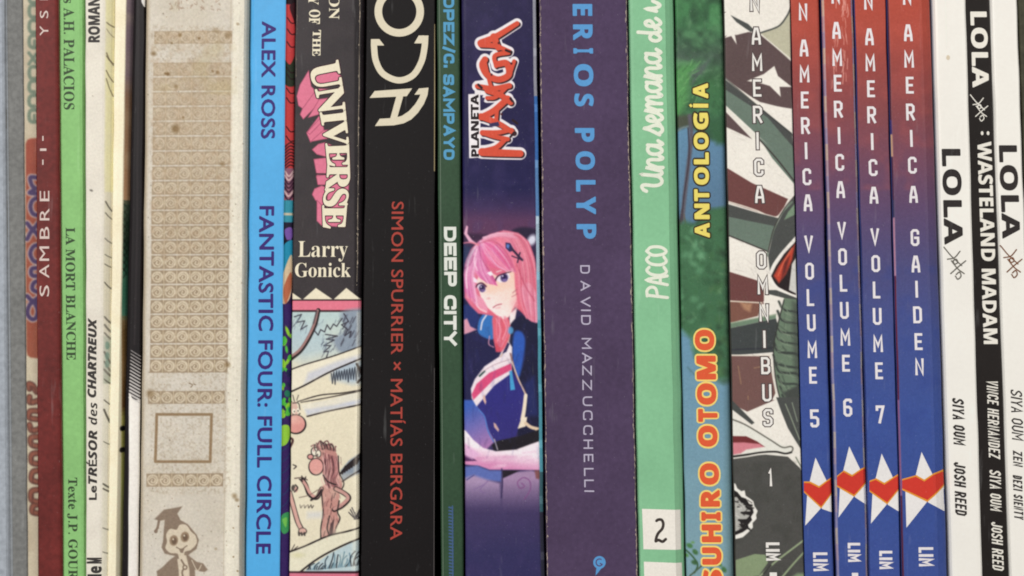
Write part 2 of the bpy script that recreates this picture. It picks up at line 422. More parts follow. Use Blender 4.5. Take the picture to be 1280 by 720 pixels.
    def strands(s, A, B, pal, n, w0=.7, w1=1.5, al=(.3, .6)):
        A, B = np.array(A, float), np.array(B, float)
        for _ in range(n):
            u = random.random(); c = A*(1-u)+B*u+RNG.normal(0, .6, A.shape); i0 = random.choice([0, 0, 1]) if len(A) > 3 else 0
            s.line([tuple(p) for p in c[i0:]], random.choice(pal), random.uniform(w0, w1), soft=.8, al=random.uniform(*al), wd2=.5)
    def grain(s, k): s.a = s.a+RNG.normal(0, k, s.a.shape[:2])[..., None]+RNG.normal(0, k*.5, s.a.shape)
    def sample(s, x, y):
        u = np.clip((x-s.x0)*s.q, 0, s.W-1.001); v = np.clip((y-s.y0)*s.q, 0, s.H-1.001); i = u.astype(int); j = v.astype(int); u = (u-i)[..., None]; v = (v-j)[..., None]
        return (s.a[j, i]*(1-u)+s.a[j, i+1]*u)*(1-v)+(s.a[j+1, i]*(1-u)+s.a[j+1, i+1]*u)*v
def apply_canvas(b, cv, name, t0=0.0, t1=1.0, lay=0.0, m=None, label=None, y0=None, y1=None):
    y0 = cv.y0 if y0 is None else y0; y1 = cv.y0+(cv.H-1)/cv.q if y1 is None else y1
    w = abs(b.px(t1, 360)-b.px(t0, 360))
    ts = sorted(set([round(v, 5) for v in np.linspace(t0, t1, max(3, int(w*cv.q)))]+[round(p[0], 5) for p in b.prof if t0 <= p[0] <= t1]))
    ts = np.array(ts); ys = np.linspace(y0, y1, int((y1-y0)*cv.q*0.8))
    T, Y = np.meshgrid(ts, ys); X = (b.L0+b.Ls*Y)*(1-T)+(b.R0+b.Rs*Y)*T
    D = np.interp(T, [p[0] for p in b.prof], [p[1] for p in b.prof])*S
    # where the fold of the spine is square the side of the print drops back with it
    k = (DIST-b.prot)/DIST
    J = np.interp(Y, b.jy, b.jl)*(1-T)+np.interp(Y, b.jy, b.jr)*T
    co = np.stack([(X+J-640)*S*k-b.base.x, D-b.prot-0.00003-LAYER*lay-b.base.y, (360-Y)*S*k-b.base.z], -1).reshape(-1, 3)
    c = lin(np.clip(cv.sample(X, Y), 0, 255)).reshape(-1, 3)
    nr, nc = X.shape; i = np.arange((nr-1)*(nc-1)); a = i//(nc-1)*nc+i % (nc-1)
    F = np.stack([a, a+nc, a+nc+1, a+1], -1)
    me = bpy.data.meshes.new(name); me.vertices.add(len(co)); me.vertices.foreach_set("co", co.astype(np.float32).ravel())
    me.loops.add(F.size); me.loops.foreach_set("vertex_index", F.ravel().astype(np.int32)); me.polygons.add(len(F))
    me.polygons.foreach_set("loop_start", np.arange(0, F.size, 4, dtype=np.int32)); me.update(calc_edges=True)
    at = me.color_attributes.new("ink", 'FLOAT_COLOR', 'POINT'); at.data.foreach_set("color", np.concatenate([c, np.ones((len(c), 1))], -1).astype(np.float32).ravel())
    me.materials.append(m or M_PRINT); o = bpy.data.objects.new(name, me); COL.objects.link(o); o.parent = b.root
    if label: o["label"] = label
    return o
def chips(b, t, ya, yb, n, size, m, name="worn_edge", lay=4, label=None, spread=0.4):
    """flecks of bare board along a worn fold"""
    ys = list(np.arange(ya, yb+1, 12)); g = ribbon([(b.px(t, y)+random.gauss(0, .12), y) for y in ys], [random.uniform(.1, .4) for _ in ys])
    for n_ in range(n):
        y = random.uniform(ya, yb); h = size*random.uniform(.4, 2.6); w = size*random.uniform(.25, .7); x = b.px(t, y)+random.gauss(0, spread)
        gadd(g, polyz(.5+.02*n_, (x-w*.5, y-h*.3), (x, y-h), (x+w*random.uniform(.2, .6), y-h*.2), (x+w*.4, y+h*.6), (x-w*.2, y+h)))
    return decal(b, name, [(g, m, lay)], label)
def stack(b, pairs, cw, ch, sw, m, name, lay=1, outline=None, og=2.2):
    """upright letters one below the other: pairs of (letter, x centre, y centre)"""
    items = []
    for c, x, y in pairs:
        w = max(cw*ALPHA[c][0], sw) if c not in 'M' else cw*1.12
        if c == '1': w = cw*.45
        if outline is not None: items += stroke_items(b, c, (x-w/2, y-ch/2, x+w/2, y+ch/2), 'up', sw, 0, outline, lay-1.7, .2, grow=og, peak=True)
        items += stroke_items(b, c, (x-w/2, y-ch/2, x+w/2, y+ch/2), 'up', sw, 0, m, lay, .2, peak=True)
    return decal(b, name, items)
YA, YB = -40, 760

# ------------------------------------------------------------------ the shelf the books stand on
def setting(name, bm, m):
    me = bpy.data.meshes.new(name); bm.to_mesh(me); bm.free(); me.materials.append(m)
    o = bpy.data.objects.new(name, me); COL.objects.link(o); o["kind"] = "structure"; return o
def slab(x0, x1, y0, y1, z0, z1, m, name):
    bm = bmesh.new(); bmesh.ops.create_cube(bm, size=1)
    for v in bm.verts: v.co = ((x0+x1)/2+v.co.x*(x1-x0), (y0+y1)/2+v.co.y*(y1-y0), (z0+z1)/2+v.co.z*(z1-z0))
    bmesh.ops.bevel(bm, geom=bm.edges[:], offset=0.0008, segments=2, affect='EDGES'); return setting(name, bm, m)
zs = (360-SHELF_Y)*S
slab(-0.4, 0.4, -0.012, 0.24, zs-0.02, zs-0.0002, mat("shelf_wood", (120, 92, 66), 0.5, 0.15, 200, 0.4), "shelf")
slab(-0.4, 0.4, 0.2405, 0.252, zs, 0.25, mat("back_panel", (70, 58, 48), 0.7), "unseen_wall")  # unseen backing, added to stop light from behind entering the gaps

# ------------------------------------------------------------------ the books, from left to right
WHITE = (232, 226, 216)
# grey-blue book at the left edge
b = book("hardcover_book", "plain grey-blue cloth book with no lettering at the far left of the row", "book", (-62, -58), (27, 33),
         [(0, 8)]+[(0.04, 3), (0.1, 0.8), (0.3, 0), (0.72, 0), (0.745, 1.6), (0.77, 4.6), (0.80, 5.4), (0.9, 5.8), (0.985, 6.4), (1, 8)],
         mat("grey_blue_cloth", (122, 122, 120), 0.85, 0.2, 700, 0.1, bump=0.5), top=-190, prot=0.0010, hard=True)
decal(b, "lit_spine_face", [(poly((-40, -60), (4.5, -60), (12, 780), (-40, 780)), mat("lit_blue_cloth", (160, 166, 174), 0.85, 0.16, 700, 0.1, bump=0.4), 1), (poly((4.5, -60), (7, -60), (15.5, 780), (12, 780)), mat("half_lit_blue_cloth", (138, 142, 146), 0.85, 0.16, 700, 0.1), 1)])  # light on the spine face, painted as paler strips of the same cloth
# cream album with orange logo
b = book("comic_album", "cream album with an orange title block half hidden behind the dark red spine", "book", (27, 33), (45, 48.5),
         rounded(17, 1, 1), mat("cream_board", (196, 184, 160), 0.6, 0.08), top=-160, prot=-0.0012, thick=1.2)
cv = Canvas(24, YA, 52, YB, (196, 184, 160))
cv.blotch((176, 160, 136), .05, 11, .45, .8, .5)
for i, (y, k) in enumerate([(-22, 'o'), (-4, 'p'), (14, 'o'), (33, 'o'), (52, 'b'), (73, 'x'), (91, 'o'), (108, 'c'), (126, 'c'), (145, 'a')]):
    gcol = (112, 126, 108)
    if k == 'x': cv.line([(36, y-7), (45, y+5)], gcol, 4.2); cv.line([(36, y+7), (45, y-5)], gcol, 4.2)
    else:
        cv.line([(50, y+7), (39, y+7), (36.5, y), (39, y-7), (50, y-7)] if k != 'c' else [(43, y+7), (38, y+6), (36.5, y), (39, y-6), (50, y-7)], gcol, 4.6)
        if k in 'ba': cv.line([(43, y-1), (43, y+7)], gcol, 3.6)
OR = (150, 72, 54)
cv.poly([(32, 180), (34, 175), (38, 173), (56, 172), (56, 449), (38, 447), (34, 444), (33, 438)], OR, col2=(146, 80, 60), ga=(0, 180), gb=(0, 440))
cv.blotch((140, 62, 46), .09, 23, .5, .8, .4, (33, 176, 56, 445))
NV = (70, 54, 92); EDG = (188, 166, 156)
shapes = [[(46, 222), (38, 222), (40, 232), (44, 236), (37, 241), (50, 242)], [(50, 246), (41, 250), (38, 258), (41, 267), (50, 270)],
          [(50, 276), (41, 286), (34, 279)], [(50, 298), (41, 288), (34, 299)], [(50, 306), (42, 308), (38, 317), (42, 326), (50, 328)],
          [(50, 335), (40, 336), (40, 344), (50, 345)], [(50, 350), (42, 354), (41, 362), (50, 366)], [(34, 370), (41, 376), (50, 370)],
          [(50, 378), (40, 378), (35, 386), (35, 394), (40, 399), (45, 397), (47, 388), (43, 378)]]
for sh in shapes: cv.line(sh, EDG, 8)
for sh in shapes: cv.line(sh, NV, 5.2)
LOW = (138, 84, 68); LD = (84, 52, 46)
low = [[(37, 486), (36, 480), (41, 482), (46, 490), (50, 486)], [(37, 496), (38, 503), (50, 500)], [(50, 514), (38, 514), (37, 522), (46, 524)], [(37, 531), (40, 538), (50, 536)],
       [(50, 546), (39, 547), (40, 556), (50, 558)], [(50, 566), (40, 568), (40, 578), (50, 580)], [(50, 588), (41, 590), (40, 600), (50, 603)], [(50, 612), (40, 614), (40, 625), (50, 628)], [(50, 630), (42, 632), (41, 640), (50, 642)]]
for sh in low: cv.line(sh, LD, 7.4)
for sh in low: cv.line(sh, LOW, 4.6)
for sh in low: cv.line([(p[0]+1.6, p[1]+3) for p in sh], LD, 1.2)
cv.blur(3, (24, -40, 52, 760)); cv.grain(3); apply_canvas(b, cv, "printed_title")

# dark red album
b = book("comic_album", "dark red album spine with widely spaced white capitals reading upward", "book", (44.5, 47.5), (73, 78),
         rounded(29.5, 1.2, 5, 0.4), mat("dark_red_board", (106, 38, 35), 0.5, 0.22, 700, 0.4, big=0.22, bump=0.1), top=-170, prot=0.001)
mw = ink((212, 192, 184))
it = []
for c, y, h in (("S", 363.5, 14), ("A", 339, 17), ("M", 317, 18), ("B", 291, 15), ("R", 268, 15), ("E", 245, 13)):
    it.append((text(b, c, (49.5, y-h/2, 61.5, y+h/2), 'ccw', 'plain', 0.0), mw, 1))
decal(b, "title_lettering", it)
it = [(poly((52.8, 170), (54.4, 170), (54.4, 176), (52.8, 176)), mw, 1), (poly((50, 185.6), (58, 185.6), (58, 188.6), (50, 188.6)), mw, 1), (poly((52.8, 199.5), (54.4, 199.5), (54.4, 206), (52.8, 206)), mw, 1)]
decal(b, "volume_number", it)
decal(b, "author_lettering", [(text(b, c, (50, y-h/2, 60.5, y+h/2), 'ccw', 'plain', 0.0), mw, 1) for c, y, h in (("Y", 38.5, 12.5), ("S", 18, 9.5), ("L", -4, 8))])
chips(b, .99, -20, 740, 16, .9, ink((150, 110, 96), .7), spread=.3)

# green comic
b = book("comic_album", "light green album spine with dark serif capitals reading downward", "book", (73.5, 78.5), (105.5, 107.5),
         [(0, 2), (.03, .4), (.08, 0), (.8, 0), (.9, 1.2), (.96, 3), (1, 6)], mat("green_board", (136, 188, 117), 0.5, 0.08, 900, 0.35), top=-160, prot=-0.0006)
dk = ink((56, 74, 50))
decal(b, "author_lettering", [(text(b, "s A.H. PALACIOS", (79.5, -2, 93, 137), 'cw', 'serif', 0.004, 1.02), dk, 1)])
decal(b, "title_lettering", [(text(b, "LA MORT BLANCHE", (82.5, 284.5, 94.5, 450), 'cw', 'serif', 0.006, 1.02), dk, 1)])
decal(b, "credit_lettering", [(text(b, "Texte J.P. GOUR", (84, 597, 97, 724), 'cw', 'serif', 0.004, 1.02), dk, 1)])
chips(b, .93, 20, 700, 9, .8, ink((96, 130, 80), .7), "worn_edge", spread=.5)

# white album with black italic title
b = book("comic_album", "off-white album spine with heavy black italic title reading upward", "book", (106.5, 107.5), (142, 134.5),
         [(0, 3), (.02, 1), (.07, 0), (.62, 0), (.7, .6), (.8, 2), (.9, 4.2), (1, 8)], mat("off_white_board", (226, 219, 204), 0.5, 0.05, 900, 0.35), top=-165, prot=0.0006)
cv = Canvas(100, YA, 146, YB, (227, 220, 206), 1.5)
def edge_x(y, t): return b.px(t, y)
for k in range(40):   # cream cover picture that wraps round the right fold, coloured in patches down the spine
    y = YA+k*20; c = (222, 214, 168) if y < 230 else (214, 206, 182) if y < 420 else (176, 180, 160) if y < 480 else (226, 220, 200)
    cv.poly([(edge_x(y, .72), y), (edge_x(y, 1.1), y), (edge_x(y+20.5, 1.1), y+20.5), (edge_x(y+20.5, .72), y+20.5)], c, soft=1.2)
for y, l, wd in ((28, 5, 1.6), (36, 10, .8), (66, 15, 1.5), (88, 14, 1.3), (98, 22, 1.1), (70, 9, 1.2), (252, 12, 1.7), (266, 8, 1.2), (298, 6, 1.4), (318, 4, 1), (330, 4, 1.2), (353, 8, 1.5), (396, 8, 2.2), (406, 9, 2.4), (416, 8, 2.0), (440, 14, 2.4), (452, 12, 2), (462, 8, 2.5), (474, 6, 1.4), (500, 6, 1.4), (512, 16, 2.3), (552, 4, 1), (605, 5, 2.2), (611, 4, 2), (660, 3, 1.2), (690, 3, 1)):
    x = edge_x(y, .76); cv.line([(x, y), (x+3, y+l*.5), (edge_x(y+l, .98), y+l)], (88, 76, 56) if y < 240 else (70, 66, 56), wd, al=.8)
for y in (432, 445, 455): cv.ell(edge_x(y, .86), y, 2.4, 5, (84, 128, 110), al=.7)
cv.ell(114, 238, 2.2, 1.4, (70, 66, 60), .4, al=.8); cv.ell(116, 120, 1, 1, (150, 140, 125), al=.6)
cv.blotch((206, 198, 186), .03, 5, .5, .8, .35); cv.grain(2.2); apply_canvas(b, cv, "wraparound_art")
bk = ink((58, 54, 52))
decal(b, "author_lettering", [(text(b, "ROMAN", (110, -3, 125, 53), 'ccw', 'bold', 0.03, 1.0), bk, 2)])
it = [(text(b, "CHARTREUX", (109.5, 397.5, 120.5, 497), 'ccw', 'bold_it', 0.03, .98), bk, 2), (text(b, "des", (110.5, 503, 121.5, 531), 'ccw', 'bold_it', 0.0), bk, 2),
      (text(b, "TRÉSOR", (108.0, 538, 121.5, 605), 'ccw', 'bold_it', 0.02), bk, 2), (text(b, "Le", (111, 607, 121, 625), 'ccw', 'plain', 0.03), bk, 2)]
decal(b, "title_lettering", it)
decal(b, "publisher_lettering", [(text(b, "M", (108.5, 697, 127, 704.5), 'ccw', 'bold', 0.05), bk, 2), (text(b, "le", (109.5, 707.5, 127, 721), 'ccw', 'bold', 0.03), bk, 2)])

# thin cream book, picture on its right fold
b = book("thin_comic", "thin cream-white spine without lettering beside the off-white album", "book", (143, 134.5), (165.5, 150.5),
         [(0, 4), (.03, 1.2), (.08, .2), (.3, 0), (.62, .6), (.68, 2), (.8, 6), (1, 14)], mat("cream_cover", (240, 230, 202), 0.55, 0.05), top=-120, prot=-0.0006, thick=1)
cv = Canvas(130, YA, 170, YB, (242, 232, 204), 1.5)
stops = [(-40, (150, 132, 140)), (90, (140, 120, 130)), (118, (160, 125, 100)), (245, (196, 150, 112)), (252, (52, 80, 62)), (300, (44, 66, 50)), (345, (60, 118, 92)), (393, (72, 130, 106)), (396, (112, 86, 50)), (450, (150, 112, 66)), (505, (120, 84, 44)), (520, (190, 180, 90)), (600, (202, 204, 110)), (690, (200, 194, 130)), (760, (190, 180, 130))]
for k in range(160):
    y = YA+k*5; c = [np.interp(y, [q[0] for q in stops], [q[1][i] for q in stops]) for i in range(3)]
    tt = np.interp(y, [0, 380, 480, 720], [.66, .70, .78, .88])
    cv.poly([(edge_x(y, tt), y), (edge_x(y, 1.2), y), (edge_x(y+5.3, 1.2), y+5.3), (edge_x(y+5.3, tt), y+5.3)], c, soft=.5)
for y in range(255, 345, 9): cv.line([(edge_x(y, .72), y), (edge_x(y, .86), y+5), (edge_x(y, .74), y+11)], (26, 34, 28), 1.2, al=.8)
for y in (536, 563): cv.ell(edge_x(y, .86), y, 2.6, 3.4, (26, 24, 20))
cv.blotch((222, 208, 170), .04, 31, .5, .8, .25); cv.grain(2); apply_canvas(b, cv, "wraparound_art")

# black comic with white lower spine
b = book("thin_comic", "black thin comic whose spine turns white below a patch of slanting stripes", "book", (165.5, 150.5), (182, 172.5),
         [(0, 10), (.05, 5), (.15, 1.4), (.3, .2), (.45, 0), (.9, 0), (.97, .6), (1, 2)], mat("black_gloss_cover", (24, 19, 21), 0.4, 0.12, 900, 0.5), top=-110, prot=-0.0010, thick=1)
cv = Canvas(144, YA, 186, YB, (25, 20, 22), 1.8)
cv.line([(173.5, -40), (171, 300), (168, 430)], (46, 40, 42), 1.8, soft=1.2)  # faint reflection painted down the black cover
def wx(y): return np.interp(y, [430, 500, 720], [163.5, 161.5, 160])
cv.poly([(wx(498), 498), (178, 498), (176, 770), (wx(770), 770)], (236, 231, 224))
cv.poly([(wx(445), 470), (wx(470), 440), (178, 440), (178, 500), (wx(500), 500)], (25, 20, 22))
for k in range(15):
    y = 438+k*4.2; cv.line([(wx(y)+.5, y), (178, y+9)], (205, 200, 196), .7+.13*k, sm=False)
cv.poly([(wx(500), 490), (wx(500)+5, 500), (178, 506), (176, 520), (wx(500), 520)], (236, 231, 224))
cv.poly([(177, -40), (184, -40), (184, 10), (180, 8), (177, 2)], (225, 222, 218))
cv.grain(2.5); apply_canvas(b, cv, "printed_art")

# thick beige hardcover with stamped ornament
b = book("hardcover_book", "thick stained beige hardcover with rows of brown spiral ornament and a graduate emblem", "book", (180.5, 172), (312, 306),
         [(0, 16), (.012, 8), (.035, 2.5), (.07, .4), (.1, 0), (.5, -1.2), (.80, 0), (.83, .5), (.86, 0), (.90, 0), (.945, 1.5), (.965, 5), (.985, 10), (1, 22)],
         mat("beige_board", (206, 193, 168), 0.8, 0.08, 900, 0.15, bump=0.2), top=-200, prot=0.003, hard=True, thick=8)
cv = Canvas(164, YA, 320, YB, (210, 202, 189), 1.9)
cv.blotch((197, 187, 169), .02, 3, .4, .8, .6); cv.blotch((214, 204, 188), .05, 8, .5, .85, .5)
def ox(x, y): return x-0.0125*(y-360)          # the stamped block leans with the spine
BR = (160, 142, 120)
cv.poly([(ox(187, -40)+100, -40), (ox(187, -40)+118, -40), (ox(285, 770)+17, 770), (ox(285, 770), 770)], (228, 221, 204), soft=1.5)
cv.poly([(ox(303.5, -40), -40), (330, -40), (330, 770), (ox(303.5, 770), 770)], (184, 176, 158), soft=1.5)  # shade of the rounded right edge, painted darker
cv.line([(ox(284, -40), -40), (ox(284, 770), 770)], (186, 170, 144), .9, al=.5)
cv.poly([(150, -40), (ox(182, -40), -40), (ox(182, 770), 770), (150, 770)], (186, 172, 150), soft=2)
def spiral(cx, cy, rr, fade):
    bg = np.array(BR)*(1-fade)+np.array((190, 174, 152))*fade
    lt = np.array((208, 194, 170))*(1-fade)+np.array((193, 177, 155))*fade
    cv.ell(cx, cy, rr, rr*.98, lt, soft=.7)
    cv.ell(cx-.4, cy+.2, rr*.68, rr*.68, bg, soft=.6)
    cv.line([(cx-rr*.62, cy-rr*.1), (cx-rr*.1, cy-rr*.5), (cx+rr*.45, cy-.1*rr), (cx+rr*.2, cy+rr*.45), (cx-rr*.25, cy+rr*.3), (cx-.1*rr, cy-.1*rr)], lt, 1.5, soft=.5)
def orn_row(yt, yb, xl, n=6, pit=16.2, fade=0.0):
    yc = (yt+yb)/2; x0 = ox(xl, yc); x1 = x0+n*pit
    c = np.array(BR)*(1-fade)+np.array((187, 170, 147))*fade
    cv.poly([(ox(xl, yt), yt), (ox(xl, yt)+n*pit, yt-.6), (ox(xl, yb)+n*pit, yb-.6), (ox(xl, yb), yb)], c, soft=.6)
    for k in range(n):
        spiral(x0+(k+.5)*pit, yc-.3, min(7.2, (yb-yt)*.46), fade)
        if k: cv.line([(x0+k*pit, yt+.5), (x0+k*pit-.2, yb-.8)], np.array((206, 190, 162))*(1-fade)+np.array((198, 180, 154))*fade, 1.0)
orn_row(39, 55, 189, fade=.62)
pitch = 18.55
for k in range(21):
    y = 77.5+k*pitch; orn_row(y+.9, y+pitch-.9, 188.4, fade=float(np.clip(.8-(y-120)/260.0, 0, .8)))
orn_row(489, 505, 187, pit=16.0, fade=.05); orn_row(592, 608.5, 186, pit=16.0, fade=.05)
for k in range(26):   # worn title at the head
    x = 212+random.uniform(0, 62); y = random.uniform(0, 14); cv.line([(x, y), (x+random.uniform(-3, 3), y+random.uniform(-4, 4)), (x+random.uniform(-4, 4), y+random.uniform(-3, 3))], (158, 134, 116), 1.3, al=.55)
sq = [(196, 518), (264.5, 518), (263, 577), (194.5, 577)]
cv.line(sq, (146, 122, 94), 3.6, closed=True, sm=False, soft=.7)
cv.line([(237, 479), (241, 481), (239, 484)], (130, 110, 88), 1.1); cv.line([(243, 480), (245, 481)], (130, 110, 88), 1.1)
# stamped graduate figure: cap, face, gown
F1 = (138, 120, 104); SK = (212, 198, 176)
cv.poly([(193, 649), (205, 637), (228, 633), (222, 642), (226, 650), (235, 655), (246, 668), (249, 675), (246, 686), (238, 692), (236, 694), (246, 702), (254, 704), (260, 712), (256, 715), (250, 714), (244, 712), (246, 770), (202, 770), (197, 722), (196, 714), (203, 709), (212, 700), (219, 695), (206, 692), (202, 684), (204, 676), (205, 662), (206, 650), (200, 651)], F1, sm=False, soft=.8)
cv.line([(199, 650), (197.5, 658), (195, 664)], F1, 3.2); cv.ell(195, 664, 2.4, 2.6, F1)
cv.poly([(208, 668), (213, 661), (221, 662), (225, 656), (233, 656), (239, 664), (245, 670), (246, 679), (239, 687), (231, 690), (232, 698), (225, 699), (222, 692), (213, 691), (207, 685), (209, 677)], SK, sm=True, soft=.7)
for ex, ey in ((217.5, 675.5), (231.5, 671)):
    cv.ell(ex, ey, 5.4, 6.6, (150, 128, 106), .1, soft=.8); cv.ell(ex+.4, ey+.6, 3.1, 4.2, (112, 92, 76), soft=.7); cv.ell(ex-.8, ey-1.6, 1.1, 1.2, SK)
cv.line([(221, 684), (227, 686.5), (234, 682)], F1, 1.5); cv.poly([(224, 686), (231, 685), (229, 691), (226, 691)], F1)
cv.poly([(222, 699), (233, 694), (237, 712), (239, 770), (222, 770), (224, 716)], SK, soft=.8)
cv.line([(227, 700), (231, 708), (228, 716), (232, 730)], F1, 2.4); cv.ell(231.5, 709, 3.4, 3.4, F1); cv.ell(231.5, 709, 1.4, 1.4, SK)
cv.line([(240, 700), (247, 713), (252, 706)], SK, 1.0)
# foxing and stains
for x, y, q, a_ in ((192, 67, 3.4, .75), (219.5, 161, 4.6, .8), (210, 92.5, 2.4, .9), (272, 90.5, 2.2, .8), (266, 89, 1.8, .7), (220, 108, 2.6, .6), (225, 44, 2.4, .7), (249, 48, 1.6, .8), (270, 38, 4, .4), (207, 92, 1.5, .8), (278, 205, 3, .6), (284, 456, 3.6, .7), (188, 492, 5, .5), (229, 147, 1.5, .7), (215, 54, 1.5, .7), (285, 44, 4, .5), (297, 30, 2, .5), (293, 620, 3.4, .6), (296, 625, 2.4, .6), (270, 686, 1.8, .4), (292, 660, 1, .8), (298, 633, 1, .9), (292, 696, 1, .8), (297, 714, 1.3, .8)):
    cv.ell(x, y, q, q*random.uniform(.7, 1.1), (124, 98, 64), random.random(), soft=q*.5, al=a_)
for _ in range(340):
    x = random.uniform(184, 304); y = random.uniform(-30, 750); q = random.uniform(.3, .9); cv.ell(x, y, q, q, random.choice([(120, 98, 76), (150, 120, 92), (98, 82, 66)]), soft=.5, al=random.uniform(.2, .6))
cv.blotch((176, 150, 122), .13, 41, .45, .85, .35, (186, 36, 292, 330)); cv.blotch((184, 168, 124), .035, 45, .55, .8, .35, (182, -30, 300, 120))
cv.blotch((150, 130, 104), .42, 51, .45, .9, .38, (186, 30, 290, 620)); cv.grain(3.4)
apply_canvas(b, cv, "stamped_ornament", m=M_PRINT_ROUGH)

# bright blue hardcover
b = book("hardcover_book", "bright sky-blue spine with purple capitals and a colourful strip on its right fold", "book", (312.5, 306.5), (369.5, 361.5),
         [(0, 10), (.015, 4), (.045, 1), (.09, 0), (.765, 0), (.79, .8), (.82, 3), (.9, 6), (.97, 9), (1, 14)], mat("sky_blue_cover", (82, 168, 224), 0.35, 0.04, 900, 0.45), top=-180, prot=0.0016, hard=True, thick=6)
pu = ink((58, 40, 112), .35)
decal(b, "author_lettering", [(text(b, "ALEX ROSS", (326.5, 26.5, 344.5, 173.5), 'cw', 'plain', 0.024, 1.04), pu, 1)])
decal(b, "title_lettering", [(text(b, "FANTASTIC FOUR: FULL CIRCLE", (322, 257.5, 341, 692.5), 'cw', 'plain', 0.024, 1.04), pu, 1)])
cv = Canvas(344, YA, 374, YB, (56, 34, 74), 2.0)
def fx(y, t): return b.px(t, y)
def patch(y0, y1, c, t0=.5, t1=1.3): cv.poly([(fx(y0, t0), y0), (fx(y0, t1), y0), (fx(y1, t1), y1), (fx(y1, t0), y1)], c, soft=.8)
patch(-40, 5, (40, 28, 34)); patch(5, 260, (206, 68, 70))
def frag(pts, c, **k): cv.poly([(fx(y, .785+u*.2), y) for u, y in pts], c, **k)
frag([(.4, 10), (.9, 28), (1.2, 48), (1.3, 5), (.6, 4)], (64, 30, 36), sm=True); frag([(-.2, 74), (.5, 80), (1.2, 66), (1.3, 100), (.5, 108), (-.2, 100)], (48, 56, 42), sm=True)
for y in (22, 36, 52, 84, 92, 110, 122, 158, 170): cv.line([(fx(y, .82), y), (fx(y, .9), y+6), (fx(y, 1.0), y+5)], (44, 22, 28), 1.3)
for y in range(180, 212, 4): cv.line([(fx(y, .78), y+4), (fx(y, .9), y-2), (fx(y, 1.0), y)], (60, 26, 30), 1.6)
patch(210, 252, (150, 100, 120)); 
for y in range(212, 250, 5): cv.line([(fx(y, .80), y+2), (fx(y, .88), y+8), (fx(y, .98), y+1)], random.choice([(226, 190, 190), (70, 40, 60), (190, 90, 110)]), 2)
patch(250, 278, (62, 156, 178)); patch(266, 269, (222, 206, 180)); patch(278, 300, (40, 34, 56)); frag([(.1, 288), (.8, 284), (1, 294), (.5, 302)], (128, 92, 176), sm=True)
patch(300, 334, (28, 24, 40)); frag([(-.2, 312), (1, 300), (1.2, 322), (.4, 348), (-.2, 352)], (40, 150, 186), sm=True)
frag([(-.2, 352), (.8, 318), (1, 350), (.7, 374), (-.2, 380)], (232, 206, 170), sm=True); frag([(.1, 360), (.8, 340), (.9, 360), (.3, 380)], (196, 112, 80), sm=True)
patch(380, 760, (58, 36, 98))
for _ in range(34):
    y = random.choice([random.uniform(400, 470), random.uniform(475, 520), random.uniform(500, 520)]); u = random.uniform(0, 1)
    cv.ell(fx(y, .79+.2*u), y, random.uniform(1.4, 3.6), random.uniform(2.5, 7), random.choice([(86, 196, 70), (40, 122, 92), (150, 214, 60), (38, 36, 80)]), random.uniform(-.5, .5))
frag([(-.3, 535), (.7, 532), (.9, 545), (.5, 556), (-.3, 556)], (156, 214, 70), sm=True); frag([(.1, 645), (1, 642), (1, 662), (.4, 668), (0, 660)], (64, 156, 92), sm=True)
frag([(.2, 650), (.7, 648), (.6, 660)], (120, 200, 90), sm=True)
for y in range(560, 640, 14): cv.line([(fx(y, .80), y+4), (fx(y, .9), y), (fx(y, .98), y-8)], (44, 62, 104), 1.1)
cv.grain(3); apply_canvas(b, cv, "wraparound_art", t0=.79, t1=1.0)

# thick charcoal paperback with cartoon picture
b = book("paperback_book", "thick charcoal paperback with pink three-dimensional title and a cartoon caveman picture below", "book", (369.5, 361.5), (455, 448),
         rounded(86, 2.5, 3.5, 0.5)[:-6]+[(.955, .6), (.965, 1.4), (.985, 3), (1, 6)], mat("charcoal_cover", (60, 55, 57), 0.38, 0.1, 900, 0.4), top=-140, prot=0.001)
cv = Canvas(358, YA, 460, YB, (57, 51, 53), 2.0)
cv.blotch((48, 43, 46), .05, 61, .4, .8, .6)
CR = (232, 222, 196); PK = (216, 116, 142); PD = (150, 66, 92); KB = (36, 28, 30)
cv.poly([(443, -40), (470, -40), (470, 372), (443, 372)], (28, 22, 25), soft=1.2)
# extruded sides of the title letters
def ex(pts, c=PK): cv.poly(pts, c, soft=.5); cv.line(pts, PD, .8, closed=True, sm=False, al=.8)
ex([(386, 88), (389, 108), (395, 114), (380, 137), (373, 132), (371, 120), (375, 106)])
ex([(394, 114), (400, 128), (379, 149), (375, 143), (378, 136)]); ex([(399, 124), (414, 122), (402, 142), (385, 147), (392, 136)])
ex([(401, 142), (405, 163), (388, 178), (383, 166)]); ex([(404, 163), (431, 160), (415, 172), (394, 176), (388, 177)]); ex([(384, 165), (400, 148), (403, 152), (387, 168)])
ex([(407, 178), (436, 192), (412, 197), (396, 193), (390, 187), (398, 180)]); 
ex([(409, 197), (412, 230), (398, 231), (392, 199)]); ex([(410, 218), (413, 231), (397, 231), (395, 220)])
ex([(402, 232), (411, 236), (404, 258), (394, 250), (390, 243), (393, 236)]); ex([(396, 250), (407, 262), (404, 284), (396, 276)])
ex([(391, 90), (420, 90), (427, 96), (420, 104), (394, 104)]); ex([(398, 111), (427, 112), (425, 117), (400, 117)])
ex([(402, 144), (430, 145), (429, 150), (404, 151)])
ex([(411, 200), (436, 201), (436, 226), (412, 226)]); ex([(410, 232), (436, 226), (434, 260), (408, 262)]); ex([(404, 264), (432, 264), (431, 284), (404, 282)])
cv.line([(395, 217.5), (420, 218)], (64, 40, 48), 2.2)
